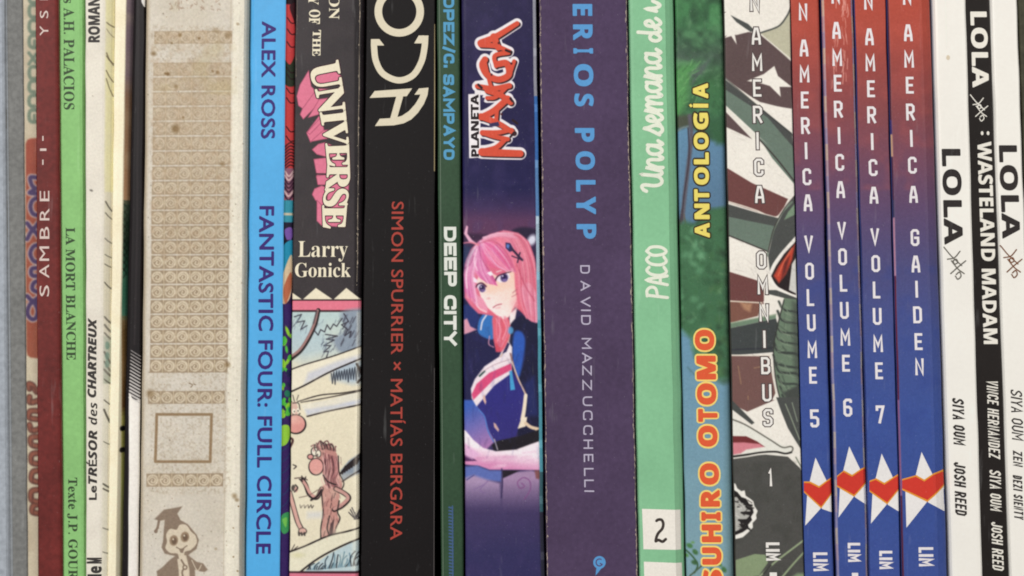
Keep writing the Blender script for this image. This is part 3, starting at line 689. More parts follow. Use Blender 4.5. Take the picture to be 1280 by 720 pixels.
# zigzag border, pink band
for x0, x1, x2 in ((358, 357, 377), (379, 395, 415.5), (417.5, 433, 451)):
    cv.poly([(x0, 374), (x1, 360), (x2, 374)], CR)
cv.poly([(350, 374.5), (470, 374.5), (470, 390), (350, 390)], (60, 30, 36)); cv.poly([(350, 376), (470, 376), (470, 387.6), (350, 387.6)], (222, 118, 138))
# picture
x0p, x1p = 355, 470
cv.poly([(x0p, 390), (x1p, 390), (x1p, 714), (x0p, 714)], (184, 204, 202), col2=(228, 218, 192), ga=(400, 395), gb=(400, 475))
cv.poly([(356, 410), (400, 405), (420, 440), (380, 450), (356, 440)], (168, 192, 206), soft=9, al=.6)
cv.poly([(428, 390), (470, 390), (470, 434), (440, 440), (424, 440), (417, 424), (431, 412)], (140, 152, 166), soft=3, sm=True)
cv.poly([(418, 455), (470, 445), (470, 480), (440, 480), (414, 474)], (176, 190, 200), soft=4)
for zz in ([(368, 396), (377, 393), (371, 403), (381, 401), (376, 412), (384, 407)], [(393, 413), (398, 419), (401, 412), (406, 415), (409, 406), (413, 412), (417, 405), (421, 408), (425, 402), (428, 398)],
           [(407, 418), (422, 420), (408, 424), (418, 425), (405, 432), (414, 432), (405, 440), (411, 439), (408, 447)], [(430, 392), (436, 402), (427, 406), (435, 412), (431, 420), (439, 414), (437, 422)]):
    cv.line(zz, (50, 46, 56), 1.3, sm=False)
for k in range(14):
    x = random.uniform(430, 450); y = random.uniform(393, 425); cv.line([(x, y), (x-4, y+8)], (62, 60, 72), 1.1, al=.8)
for _ in range(60):
    x, y = random.choice([(random.uniform(426, 450), random.uniform(392, 432)), (random.uniform(404, 420), random.uniform(418, 446)), (random.uniform(366, 384), random.uniform(392, 410))]) if random.random() < .9 else (random.uniform(390, 420), random.uniform(392, 412))
    cv.line([(x, y), (x-random.uniform(1, 4), y+random.uniform(3, 8))], random.choice([(60, 60, 74), (96, 106, 124), (124, 138, 152)]), random.uniform(.7, 1.3), al=.55)
cv.line([(398, 388), (394, 405), (386, 423), (376, 438), (364, 448)], KB, 5.6); cv.line([(397, 388), (393, 405), (385, 422), (375, 437), (362, 447)], (160, 120, 116), 3.0); cv.line([(396, 389), (392, 404)], (90, 76, 80), 2)
cv.poly([(350, 467), (380, 456), (420, 444), (470, 427), (470, 445), (430, 457), (400, 472), (350, 497)], (234, 226, 204))
cv.poly([(385, 466), (420, 452), (460, 440), (460, 446), (420, 462), (380, 480)], (198, 200, 212), soft=2.5, al=.8)
cv.line([(356, 465), (380, 456), (420, 444), (464, 428)], KB, 1.5); cv.line([(356, 493), (380, 482), (410, 466), (435, 455), (464, 443)], KB, 2.0)
for k in range(12):
    x = 414+k*3.3; cv.line([(x, 466-k*.7+random.uniform(-1, 1)), (x+1.5, 478-k*.5+random.uniform(-2, 3)), (x+2.8, 467-k*.8)], (44, 48, 60), 1.2, sm=False)
cv.line([(446, 455), (452, 470), (447, 478)], KB, 3)
cv.line([(372, 502), (400, 494), (430, 491), (464, 485)], KB, 1.5)
cv.poly([(376, 506), (410, 500), (440, 492), (470, 487), (470, 502), (430, 509), (384, 521)], (226, 220, 204)); cv.poly([(382, 512), (420, 506), (460, 497), (460, 502), (420, 511), (384, 519)], (192, 196, 212), soft=2, al=.9)
cv.line([(376, 503), (410, 497), (440, 491), (464, 486)], KB, 1.3); cv.line([(384, 520.5), (410, 514), (440, 508), (464, 503)], KB, 1.9)
# figure at the left fold
for p in ([(368, 502), (366, 494)], [(371, 500), (373, 494)], [(366, 504), (361, 498)]): cv.line(p, KB, 1.0)
cv.poly([(356, 504), (370, 502), (373, 512), (370, 526), (356, 530)], (206, 160, 150)); cv.line([(366, 504), (373, 504), (375, 512)], KB, 1.3)
cv.ell(367.5, 514, 2.4, 3, (240, 232, 214)); cv.ell(372.5, 513, 2, 2.8, (240, 232, 214)); cv.line([(366, 518), (371, 520), (375, 517)], KB, 1.6); cv.ell(368, 514.4, .9, 1.0, KB); cv.ell(372.6, 513.6, .9, 1, KB)
cv.ell(370, 530.5, 13.2, 12.4, KB); cv.ell(369.4, 530, 11.8, 11, (218, 150, 142)); cv.ell(366, 526, 5, 4, (226, 166, 156), soft=2)
cv.line([(358, 546), (366, 550), (362, 560)], (80, 50, 50), 3)
# caveman
cv.line([(368, 598), (378, 597), (384, 600)], (90, 70, 66), 1.3); cv.line([(366, 581), (370, 583), (367, 586)], KB, 1.4)
cv.poly([(426, 588), (436, 576), (447, 568), (470, 566), (470, 584), (440, 596), (428, 602)], (140, 150, 162), soft=1); cv.line([(424, 594), (434, 582), (450, 568)], KB, 2.2); cv.line([(428, 602), (440, 594), (458, 584)], KB, 1.8)
for k in range(7): cv.line([(428+k*3, 592-k*2), (432+k*3, 583-k*2)], KB, 2.2)
HA = (190, 136, 128); HD = (104, 64, 68)
cv.poly([(392, 566), (396, 558), (408, 556), (416, 560), (422, 570), (423, 590), (428, 604), (424, 614), (412, 606), (404, 596), (402, 584), (398, 576)], HA, sm=True)
cv.poly([(405, 606), (417, 605), (424, 612), (424, 624), (421, 640), (424, 650), (420, 660), (414, 672), (403, 673), (402, 660), (404, 645), (402, 630), (402, 614)], (194, 142, 132), sm=True)
for p in ([(389, 558), (393, 556), (397, 559)], [(396, 556), (401, 551), (404, 557)], [(402, 556), (409, 551), (412, 557)], [(408, 556), (415, 555), (418, 562)], [(390, 563), (396, 560), (404, 562)]): cv.line(p, HD, 1.4)
cv.ell(393.5, 564.5, 5, 6, KB); cv.ell(393.5, 564.5, 3.8, 4.8, (238, 230, 212)); cv.ell(398, 567, 3.6, 4.8, KB); cv.ell(398, 567, 2.6, 3.7, (238, 230, 212)); cv.ell(397, 568.5, .9, 1.2, KB)
cv.ell(388, 571, 4.2, 3.6, KB); cv.ell(388, 571, 3.1, 2.6, (214, 150, 144))
cv.ell(395, 583.5, 9.8, 11, KB); cv.ell(395, 583.2, 8.6, 9.7, (220, 158, 150))
for k in range(9):
    x = 404+k*2.2; cv.line([(x, 566+k*.8), (x+2.5, 582), (x+1, 596), (x+4, 606+k*.6)], random.choice([HD, (206, 150, 146), (140, 84, 88)]), 1.4)
for k in range(13):
    x = 392+k*2.3; cv.line([(x, 561+abs(k-6)*.5), (x+random.uniform(-3, 1), 556+abs(k-6)*.4), (x+random.uniform(-5, 3), 552+abs(k-5)*.9)], random.choice([HD, KB, (190, 130, 130)]), 1.2)
for k in range(12):
    x = 403+k*1.7; cv.line([(x, 572+random.uniform(-3, 3)), (x+random.uniform(0, 4), 588), (x+random.uniform(-2, 3), 600), (x+random.uniform(1, 6), 610)], random.choice([(228, 180, 174), HD, (180, 122, 122), (60, 36, 42)]), random.uniform(.8, 1.5), al=.8)
cv.line([(423, 570), (424, 590), (430, 604), (426, 614)], KB, 1.4); cv.line([(404, 594), (410, 602), (420, 606)], KB, 1.6)
cv.line([(420, 611), (431, 617), (436, 623), (428, 632), (418, 637)], KB, 6.2); cv.line([(420, 611), (431, 617), (435, 623), (427, 631), (418, 636)], (196, 146, 138), 4.2)
cv.line([(402, 611), (396, 622), (387, 618), (382, 606), (378, 600)], KB, 5.6); cv.line([(402, 611), (396, 621), (388, 617), (382, 606), (378, 601)], (206, 156, 146), 3.6)
cv.line([(378, 602), (374, 599)], KB, 1.4); cv.line([(378, 600), (377, 595)], KB, 1.3); cv.line([(381, 600), (382, 596)], KB, 1.2)
cv.line([(389, 625), (397, 620), (402, 612)], KB, 2.6)
cv.line([(402, 616), (404, 640), (401, 660), (401, 672)], KB, 1.5); cv.line([(424, 626), (422, 640), (425, 648), (420, 660), (416, 670)], KB, 1.5)
for k in range(26):
    x = random.uniform(404, 422); y = random.uniform(612, 668); cv.line([(x, y), (x-1.6, y+6)], random.choice([HD, (214, 160, 152), KB]), .9, al=.75)
cv.line([(412, 645), (409, 660), (412, 670)], KB, 1.6)
cv.poly([(413, 655), (418, 648), (416, 668), (412, 670)], (60, 36, 42))
cv.line([(374, 622), (386, 619), (398, 612)], (110, 92, 84), .9)
cv.line([(362, 616), (367, 634), (372, 652), (377, 662)], KB, 6.6); cv.line([(362, 616), (367, 634), (372, 652), (376, 661)], (212, 164, 152), 4.6)
cv.ell(366.6, 610, 2.6, 4, KB); cv.ell(370, 612, 2.2, 3.4, (200, 150, 140)); cv.line([(369, 606), (372, 610), (368, 615)], KB, 1.6)
cv.ell(378, 664, 5.6, 4.4, KB); cv.ell(378, 663.6, 4.4, 3.2, (212, 164, 152))
for x in (373, 376.5, 380): cv.line([(x, 666), (x+.6, 669)], KB, 2.2)
for x in (375, 380, 385, 389): cv.line([(x, 631), (x+1, 635), (x+3, 632)], KB, .9)
cv.poly([(384, 640), (402, 640), (402, 647), (384, 648)], (206, 206, 208), soft=3, al=.8)
for k in range(10): cv.line([(446+random.uniform(-4, 4), 649), (436+k*2.0, 634+random.uniform(0, 12))], (40, 36, 44), 1.2)
# lower branch and grass
cv.poly([(350, 694), (380, 684), (410, 670), (450, 659), (470, 655), (470, 670), (440, 678), (410, 692), (376, 716), (350, 716)], (228, 222, 198))
cv.ell(372, 694, 8, 3, (206, 200, 150), soft=2, al=.5)
cv.poly([(380, 714), (412, 692), (440, 678), (470, 668), (470, 714)], (186, 204, 208))
cv.line([(356, 692), (380, 683), (410, 670), (435, 664), (464, 656)], KB, 2.1); cv.line([(374, 716), (392, 702), (412, 690), (440, 677), (464, 669)], KB, 2.2)
for k in range(30):
    x = 384+k*2.3; y = 712-max(0, k-6)*.25; h = random.uniform(6, 20) if k > 8 else random.uniform(4, 10); cv.line([(x, y), (x+random.uniform(-1, 4), y-h*.6), (x+random.uniform(1, 7), y-h)], random.choice([(44, 56, 66), (36, 36, 44), (96, 130, 146)]), 1.3)
for p in ([(364, 688), (368, 681)], [(366, 688), (372, 683)]): cv.line(p, KB, .9)
cv.poly([(350, 714), (470, 714), (470, 717), (350, 716)], (60, 30, 40)); cv.poly([(350, 716.4), (470, 717.2), (470, 790), (350, 790)], (212, 116, 138))
for _ in range(50):
    x = random.uniform(402, 428); y = random.uniform(562, 606) if random.random() < .5 else random.uniform(608, 668); cv.line([(x, y), (x+random.uniform(-2, 2), y+random.uniform(3, 7))], random.choice([(74, 40, 46), (226, 178, 168), (120, 70, 74)]), .8, al=.5)
cv.blotch((236, 226, 200), .06, 301, .5, .9, .35, (362, 470, 452, 712)); cv.blur(1, (356, 388, 462, 716))
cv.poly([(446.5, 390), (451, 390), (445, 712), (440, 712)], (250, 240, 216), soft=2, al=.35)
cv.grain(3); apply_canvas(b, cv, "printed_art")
cr = ink(CR); oc = ink((58, 30, 40))
# warped title: baseline and cap line follow the photograph's swelling curve
def warp(V):
    xs = [v[0] for v in V]; ys = [v[1] for v in V]; return min(xs), max(xs), min(ys), max(ys)
Vt, Ft = glyphs("UNIVERSE", 'serif', 0.0, 0.86, 4); bx = warp(Vt)
def wf(v):
    a = (v[0]-bx[0])/(bx[1]-bx[0]); c = (v[1]-bx[2])/(bx[3]-bx[2])
    lo = np.interp(a, [0, .2, .36, .5, .62, .75, .88, 1], [386, 396, 402, 407, 409, 407, 402, 403.5]); hi = np.interp(a, [0, .2, .36, .5, .7, .85, 1], [423, 430, 433.5, 436.5, 437.5, 434, 431.5])
    ya = 80+a*205; sk = np.interp(a, [0, .3, .6, 1], [-8, -4, 0, 0]); return (lo+c*(hi-lo), ya+sk*(c-.4))
decal(b, "title_lettering", [(thicken(Vt, Ft, .045, wf, 12), oc, 1), (thicken(Vt, Ft, .018, wf), cr, 3)])
decal(b, "series_lettering", [(text(b, "ON", (411, -6, 424, 24), 'cw', 'serif', 0.0), cr, 2), (text(b, "Y", (385.5, -5, 398, 6), 'cw', 'serif', 0.0), cr, 2), (text(b, "OF", (386, 12, 400, 30), 'cw', 'serif', 0.01), cr, 2), (text(b, "THE", (391, 37.5, 401, 70), 'cw', 'serif', 0.01), cr, 2)])
decal(b, "author_lettering", [(text(b, "Larry", (373, 301.5, 434.5, 327), 'up', 'serif', -0.006, 1.0), cr, 2), (text(b, "Gonick", (369, 328.5, 438.5, 346.5), 'up', 'serif', -0.004, .97), cr, 2)])
chips(b, .938, -20, 360, 46, 1.1, ink((196, 180, 160), .8), spread=.5); chips(b, .02, 0, 100, 14, .8, ink((150, 138, 124), .8))

# thick black hardcover
b = book("hardcover_book", "wide black spine with large cream geometric capitals and thin brick-red lettering below", "book", (457.5, 450.5), (543.5, 543.5),
         rounded(88, 2.5, 1.5, 0.3), mat("black_matt_cover", (19, 15, 16), 0.5, 0.16, 1100, 0.3, big=0.14), top=-175, prot=0, hard=True, thick=7)
cm = ink((216, 206, 182)); g = []
def z(u, v): return (450+u/4.5, v/4.5)
ring = [z(220+118*math.cos(a), 65+120*math.sin(a)) for a in [2*math.pi*i/48 for i in range(48)]]
g.append((ribbon(ring, 9.4, closed=True), cm, 1))
g.append((ribbon(spline([z(78, 222), z(79, 270), z(90, 345), z(130, 415), z(215, 452), z(296, 425), z(345, 350), z(363, 270), z(367, 200)], 6), 7.8), cm, 1.05))
g.append((poly(z(61, 220), z(108, 220), z(136, 256), z(66, 256)), cm, 1.1)); g.append((poly(z(330, 200), z(385, 200), z(382, 244), z(305, 244)), cm, 1.12))
g.append((poly(z(82, 512), z(292, 497), z(262, 541), z(54, 551)), cm, 1.0)); g.append((ribbon([z(226, 530), z(188, 672)], 8.2), cm, 1.05))
g.append((poly(*[z(*p) for p in [(86, 709), (112, 668), (190, 664), (235, 652), (275, 625), (310, 585), (332, 548), (348, 505), (384, 493), (378, 535), (358, 585), (325, 635), (288, 672), (245, 694), (190, 705)]]), cm, 1.1))
g.append((poly(z(384, 493), z(330, 498), z(305, 533), z(352, 531)), cm, 1.5))
decal(b, "title_lettering", g)
rd = ink((166, 66, 56))
decal(b, "author_lettering", [(text(b, "SIMON SPURRIER × MATÍAS BERGARA", (488.5, 252, 507.5, 675), 'cw', 'plain', 0.008, 1.02), rd, 1)])
decal(b, "worn_edge", [(poly((543.2-.4, 30), (544-.4, 30), (543.6, 140), (543.6, 214), (542.4, 214), (542.4, 140)), ink((176, 158, 120)), 3)])
decal(b, "worn_edge", [(ribbon([(542.6, 460), (542.4, 600), (542.2, 745)], .6), ink((98, 92, 92)), 3)])

# slim dark green hardcover
b = book("hardcover_book", "slim dark green spine with squared white title and light blue lettering above it", "book", (546, 551.5), (574.5, 579.5),
         rounded(28.5, 1.5, 4, 0.2), mat("dark_green_cover", (49, 74, 53), 0.42, 0.14, 900, 0.35, big=0.14), top=-165, prot=-0.001, hard=True, thick=6)
bl = ink((84, 152, 190)); wh = ink((222, 224, 216))
it = []
for s_, y0, y1 in (("OPEZ", -4, 56), ("/", 58, 66), ("C.", 67, 84.5), ("SAMPAYO", 93, 200)):
    it += stroke_items(b, s_, (554.2, y0, 568, y1), 'cw', 3.5, 1.7, bl, 1, .34, True)
decal(b, "author_lettering", it)
it = []
for s_, y0, y1 in (("DEEP", 283.5, 358), ("CITY", 369, 432)): it += stroke_items(b, s_, (555.2, y0, 570.8, y1), 'cw', 4.1, 1.7, wh, 1, .32, True)
decal(b, "title_lettering", it)
dbl = ink((66, 92, 128)); it = []
for k in range(22): it.append((ribbon([(560.5+.007*(k*4), 634+k*4.1), (566.5+.007*(k*4), 635.2+k*4.1)], 2.2), dbl, 1))
it.append((ribbon([(565.5, 632), (566.3, 745)], 1.6), dbl, 1.2)); decal(b, "publisher_lettering", it)
decal(b, "worn_edge", [(ribbon([(549, -30), (551.5, 330), (554, 740)], .8), ink((104, 122, 104)), 2)])

# navy manga magazine
b = book("manga_magazine", "navy manga magazine spine with red graffiti logo and a pink-haired girl in uniform", "magazine", (577, 582), (671, 681.8),
         [(0, 3.5), (.01, 1.2), (.03, .2), (.06, 0), (.5, -.4), (.93, 0), (.942, .5), (.985, 1.0), (1, 4)], mat("navy_cover", (40, 36, 78), 0.35, 0.06, 900, 0.45), top=-150, prot=-0.0004)
cv = Canvas(572, YA, 688, YB, (40, 35, 76), 2.0)
cv.vgrad([(-40, (40, 34, 70)), (120, (33, 28, 68)), (235, (31, 28, 72)), (258, (58, 42, 82)), (276, (88, 54, 88)), (296, (92, 54, 86)), (310, (50, 36, 66)), (400, (34, 30, 66)), (600, (60, 50, 92)), (645, (64, 54, 94)), (690, (52, 48, 90)), (760, (46, 42, 86))])
cv.blotch((70, 58, 104), .07, 71, .5, .8, .25)
cv.poly([(574, 292), (600, 292), (612, 294), (600, 300), (574, 303)], (58, 34, 62), soft=2); cv.poly([(640, 290), (652, 284), (672, 288), (676, 306), (660, 300)], (40, 30, 56), soft=2, sm=True)
cv.ell(665, 300, 5, 7, (214, 214, 230), .5, soft=2)
cv.poly([(574, 305), (590, 310), (584, 330), (574, 335)], (48, 58, 92), soft=2)
# body behind
cv.poly([(574, 372), (600, 380), (622, 396), (622, 460), (600, 500), (590, 560), (574, 560)], (31, 30, 70), soft=1.5)
cv.poly([(574, 382), (592, 380), (600, 396), (594, 412), (574, 412)], (34, 48, 106), soft=2)
cv.poly([(576, 500), (592, 500), (606, 520), (618, 552), (604, 566), (576, 552)], (58, 92, 176), col2=(176, 122, 176), ga=(580, 510), gb=(608, 562), soft=1)
cv.poly([(580, 400), (584, 398), (588, 408), (596, 412), (586, 416), (580, 418)], (214, 150, 170), soft=.8)
cv.poly([(600, 398), (610, 388), (618, 392), (620, 410), (616, 424), (602, 420), (597, 412)], (52, 112, 184), soft=1, sm=True); cv.line([(601, 412), (603, 402), (608, 394)], (228, 220, 228), 1.8)
# jacket
cv.poly([(636, 404), (652, 394), (670, 400), (690, 402), (690, 562), (650, 562), (636, 470)], (28, 28, 56), soft=1)
cv.poly([(642, 418), (650, 414), (656, 424), (654, 450), (648, 472), (641, 450)], (46, 88, 178), soft=1.6, sm=True); cv.poly([(655, 480), (668, 470), (673, 520), (660, 520)], (36, 42, 92), soft=3)
# dress and sash
cv.poly([(596, 505), (615, 482), (640, 462), (650, 480), (656, 494), (652, 524), (645, 545), (622, 554), (612, 540), (606, 522)], (44, 42, 122), col2=(52, 46, 118), ga=(600, 480), gb=(640, 550), soft=.8)
cv.line([(599, 512), (606, 521), (610, 538), (617, 552)], (82, 124, 196), 1.4)
cv.poly([(634, 424), (640, 434), (640, 466), (618, 482), (596, 508), (590, 498), (589, 486), (594, 474), (606, 458), (624, 446)], (236, 222, 228), soft=.7)
cv.poly([(639, 454), (640, 462), (618, 474), (592, 500), (590, 493), (596, 480), (612, 466)], (214, 76, 122), soft=.7)
cv.line([(600, 470), (606, 464)], (46, 72, 70), 2.4); cv.line([(603, 465), (618, 456), (638, 449)], (190, 160, 170), .9)
cv.line([(626, 446), (634, 432), (637, 418)], (206, 176, 160), 1.6); cv.poly([(628, 442), (634, 428), (637, 430), (633, 440)], (44, 40, 80))
for pts in ([(604, 495), (606, 493), (608, 502), (607, 506), (604, 500)], [(617, 528), (620, 530), (624, 537), (623, 540), (618, 534)]): cv.poly(pts, (216, 176, 164))
cv.line([(638, 442), (646, 470), (654, 486), (658, 495)], (150, 112, 112), 2.2); cv.line([(640, 452), (650, 478), (658, 496)], (232, 210, 192), 1.2)
cv.line([(657, 494), (655, 512), (653, 524)], (240, 224, 200), 4.2, wd2=5); cv.poly([(647, 536), (652, 522), (659, 521), (657, 533)], (240, 224, 200)); cv.line([(657, 529), (664, 534), (676, 537)], (226, 200, 170), 4); cv.line([(671, 538), (668, 550)], (232, 206, 180), 3.4)
cv.poly([(637, 464), (640, 463), (644, 487), (638, 488)], (70, 156, 206))
cv.poly([(615, 556), (622, 551), (650, 545), (676, 536), (676, 556), (645, 566), (618, 566)], (30, 26, 34), soft=.8); cv.line([(618, 549), (622, 562)], (200, 190, 196), 1.2)
# arm
cv.poly([(574, 538), (582, 538), (592, 550), (604, 560), (620, 564), (645, 562), (664, 555), (690, 546), (690, 588), (640, 587), (612, 587), (598, 582), (574, 580)], (246, 232, 240), col2=(216, 140, 184), ga=(625, 563), gb=(622, 583), soft=.7)
cv.poly([(574, 566), (584, 568), (596, 576), (574, 577)], (86, 44, 92)); cv.poly([(574, 550), (584, 556), (600, 568), (590, 574), (574, 566)], (226, 178, 214), soft=2)
# skirt fading into the spine colour
cv.poly([(574, 584), (596, 582), (612, 588), (628, 588), (626, 602), (600, 600), (584, 608), (574, 612)], (92, 108, 176), soft=1.5)
cv.poly([(574, 600), (592, 594), (610, 600), (625, 604), (628, 640), (574, 640)], (168, 142, 178), col2=(70, 58, 98), ga=(600, 602), gb=(600, 636), soft=2)
cv.poly([(627, 598), (645, 590), (664, 588), (676, 592), (676, 640), (628, 640)], (164, 134, 170), col2=(70, 58, 98), ga=(650, 598), gb=(650, 638), soft=1.5)
cv.poly([(628, 588), (650, 588), (628, 598)], (36, 28, 40)); cv.line([(627, 586), (628, 604), (627, 622)], (56, 44, 84), 1.6); cv.poly([(668, 588), (680, 588), (678, 600), (670, 598)], (130, 82, 84), soft=1)
cv.line([(652, 604), (656, 608), (650, 610), (647, 603), (654, 597), (662, 601), (663, 612), (656, 624)], (126, 74, 128), 1.4, al=.8)
cv.line([(592, 612), (604, 606), (610, 601), (600, 612), (606, 616)], (126, 98, 150), 1.1, al=.7); cv.line([(583, 600), (592, 594)], (70, 70, 130), 1.2)
# hair, back
H0 = (226, 124, 156)
cv.poly([(581, 330), (588, 312), (598, 302), (612, 293), (630, 288), (648, 291), (661, 302), (668, 322), (672, 350), (674, 402), (664, 402), (654, 392), (644, 384), (634, 400), (612, 394), (598, 392), (588, 382), (581, 372)], H0, sm=False, soft=1, col2=(214, 92, 112), ga=(590, 310), gb=(668, 360))
cv.poly([(652, 360), (664, 355), (674, 380), (674, 402), (664, 401), (658, 392)], (238, 160, 186), soft=1.2, sm=True)
cv.poly([(617, 395), (634, 396), (638, 412), (634, 428), (626, 440), (618, 430), (616, 412)], (222, 98, 116), soft=1, sm=True)
for p in ([(620, 398), (626, 412), (622, 426)], [(628, 398), (633, 410), (628, 424)]): cv.line(p, (244, 164, 176), 1.6, al=.8)
cv.line([(612, 420), (611, 430), (617, 434)], (214, 150, 170), 1.2); cv.poly([(618, 430), (626, 428), (625, 440), (620, 440)], (206, 76, 96), soft=.8)
cv.poly([(637, 392), (646, 385), (644, 398), (637, 406)], (242, 226, 226), soft=.8); cv.ell(638, 413, 3.6, 4.6, (80, 142, 190), soft=1)
# face
cv.poly([(596, 352), (602, 336), (624, 346), (642, 334), (650, 342), (649, 366), (642, 384), (636, 396), (630, 399), (622, 395), (610, 385), (602, 374)], (250, 226, 224), col2=(248, 204, 186), ga=(612, 385), gb=(646, 346), soft=.8)
cv.poly([(603, 352), (622, 352), (634, 358), (618, 366), (606, 366)], (248, 200, 176), soft=5, al=.7); cv.poly([(638, 378), (650, 360), (650, 380), (642, 392)], (240, 178, 184), soft=3, al=.6)
cv.ell(611, 373, 1.8, 1.2, (214, 160, 160), soft=1, al=.8)
cv.line([(616.5, 384.5), (621, 381.5), (627, 380)], (176, 104, 118), 1.4); cv.line([(620, 385.6), (625, 384)], (226, 160, 170), 1.4, soft=1, al=.8)
# eyes
cv.poly([(620, 350), (625, 344), (636, 341), (638, 346), (634, 352), (625, 353)], (238, 226, 236), soft=.6); cv.ell(630.5, 347.2, 4.6, 5.2, (62, 44, 96), .15, soft=.9); cv.ell(630.8, 349.8, 2.6, 2, (126, 104, 164), soft=.9); cv.ell(630.5, 346, 2, 2.6, (34, 24, 64)); cv.ell(628.6, 345, 1, 1.1, (236, 226, 244))
cv.line([(619, 351.5), (622, 346), (628, 342.6), (639, 339.6)], (74, 34, 60), 2.1, wd2=1.2); cv.line([(621, 340), (628, 337.5)], (232, 190, 196), 1.6)
cv.poly([(596, 357), (600, 354), (606, 357), (608, 364), (603, 366), (598, 362)], (232, 220, 232), soft=.6); cv.ell(603, 360.4, 4, 4.8, (66, 46, 92), soft=.8); cv.ell(603.4, 362.8, 2.1, 1.7, (122, 96, 154), soft=.8); cv.ell(603, 359.6, 1.6, 2.2, (34, 24, 60)); cv.ell(601.6, 358.6, .8, .9, (236, 226, 244))
cv.line([(595, 359), (598, 355), (603, 354), (608, 358)], (84, 40, 66), 1.9)
# front hair
cv.poly([(598, 303), (590, 312), (583, 324), (580, 342), (581, 364), (588, 372), (594, 374), (592, 352), (590, 338), (594, 320)], (238, 190, 212), col2=(206, 92, 150), ga=(590, 315), gb=(588, 365), soft=.7)
cv.poly([(590, 340), (594, 350), (595, 366), (604, 374), (610, 388), (602, 386), (594, 376), (590, 360)], (232, 150, 176), soft=.8, sm=True); cv.line([(594, 378), (600, 386), (608, 390)], (248, 196, 206), 2)
cv.poly([(597, 304), (592, 318), (590, 334), (600, 348), (612, 355), (622, 357), (617, 346), (608, 334), (602, 318)], (240, 160, 200), col2=(214, 96, 152), ga=(594, 316), gb=(616, 356), soft=.7)
cv.poly([(600, 303), (616, 302), (630, 316), (638, 330), (640, 338), (628, 338), (614, 334), (604, 326), (599, 314)], (228, 116, 164), col2=(222, 94, 128), ga=(604, 308), gb=(636, 336), soft=.7)
cv.poly([(618, 296), (634, 300), (646, 320), (650, 345), (652, 372), (660, 390), (668, 398), (658, 398), (648, 384), (644, 360), (643, 340), (634, 318)], (232, 128, 152), col2=(222, 108, 128), ga=(630, 305), gb=(658, 390), soft=.9)
cv.poly([(632, 290), (648, 293), (662, 306), (668, 330), (671, 360), (662, 350), (654, 326), (646, 306)], (222, 104, 128), soft=1.2, sm=True)
LIL = [(246, 206, 226), (206, 104, 164), (238, 160, 198), (190, 84, 146), (250, 222, 234)]; CORAL = [(242, 166, 182), (200, 84, 112), (230, 128, 150), (250, 196, 206), (184, 74, 104), (236, 150, 176)]
cv.strands([(600, 302), (590, 318), (581, 342), (583, 370)], [(601, 304), (597, 322), (593, 345), (598, 384)], LIL, 34)
cv.strands([(599, 303), (594, 320), (594, 338), (604, 352)], [(602, 303), (606, 322), (613, 340), (621, 356)], LIL, 30)
cv.strands([(601, 302), (608, 318), (620, 332), (632, 338)], [(604, 300), (624, 303), (638, 320), (645, 340)], LIL+[(232, 120, 150)], 34)
cv.strands([(612, 295), (634, 300), (646, 328), (650, 372), (658, 398)], [(630, 289), (656, 298), (670, 330), (673, 370), (672, 402)], CORAL, 60)
cv.strands([(604, 297), (622, 291), (640, 291)], [(606, 300), (626, 296), (648, 299)], [(248, 214, 228), (240, 190, 212), (226, 150, 182)], 12)
cv.strands([(620, 396), (619, 412), (623, 432)], [(633, 396), (636, 412), (627, 434)], CORAL, 16)
for p, c, wd in (([(592, 320), (588, 330), (581, 336)], (150, 66, 112), .9), ([(598, 304), (602, 322), (610, 336), (620, 352)], (176, 66, 116), 1.0), ([(600, 304), (616, 301), (632, 314), (644, 338)], (186, 78, 112), .9), ([(641, 366), (646, 362)], (150, 84, 100), .9), ([(640, 371), (647, 367)], (170, 90, 106), .8),
                 ([(586, 326), (583, 345), (584, 360)], (252, 228, 238), 1.6), ([(596, 312), (593, 326), (597, 338)], (254, 226, 238), 1.4), ([(646, 330), (656, 356), (668, 376)], (180, 66, 94), 1.1)): cv.line(p, c, wd, soft=.9, al=.8)
cv.poly([(574, 296), (592, 312), (580, 340), (574, 340)], (40, 44, 80), soft=3, al=.35)
cv.poly([(609, 341), (614, 339), (617, 343), (613, 345)], (248, 238, 246), soft=.6); cv.poly([(592, 346), (597, 350), (596, 354), (592, 352)], (244, 226, 240), soft=.6)
cv.poly([(597, 305), (586, 302), (580, 292), (583, 282), (585, 283), (584, 292), (590, 300)], (232, 176, 200), soft=.6); cv.line([(598, 306), (588, 303), (578, 304)], (222, 130, 150), 2.4, wd2=1)
cv.poly([(632, 303), (638, 304), (643, 313), (637, 315), (632, 310)], (44, 40, 84)); cv.poly([(633.5, 305), (637, 306), (636, 311), (633, 309)], (96, 128, 196)); cv.line([(640, 311), (648, 320), (653, 325)], (52, 34, 62), 2.8); cv.line([(640, 320), (653, 325)], (52, 34, 62), 1.4); cv.line([(650, 316), (647, 328)], (52, 34, 62), 1.8)
for _ in range(70):   # brush marks through the dark cloth and the arm
    x = random.uniform(576, 672); y = random.uniform(400, 560); cv.line([(x, y), (x+random.uniform(-5, 5), y+random.uniform(6, 18))], random.choice([(30, 28, 64), (62, 66, 140), (46, 52, 118), (78, 70, 130)]), random.uniform(.8, 2.2), soft=1.4, al=.22)
for _ in range(26):
    x = random.uniform(590, 660); y = random.uniform(566, 584); cv.line([(x, y), (x+random.uniform(8, 18), y+random.uniform(-2, 1))], random.choice([(252, 236, 244), (206, 130, 178)]), random.uniform(1, 2.4), soft=1.6, al=.25)
cv.blur(2, (570, 270, 690, 660))
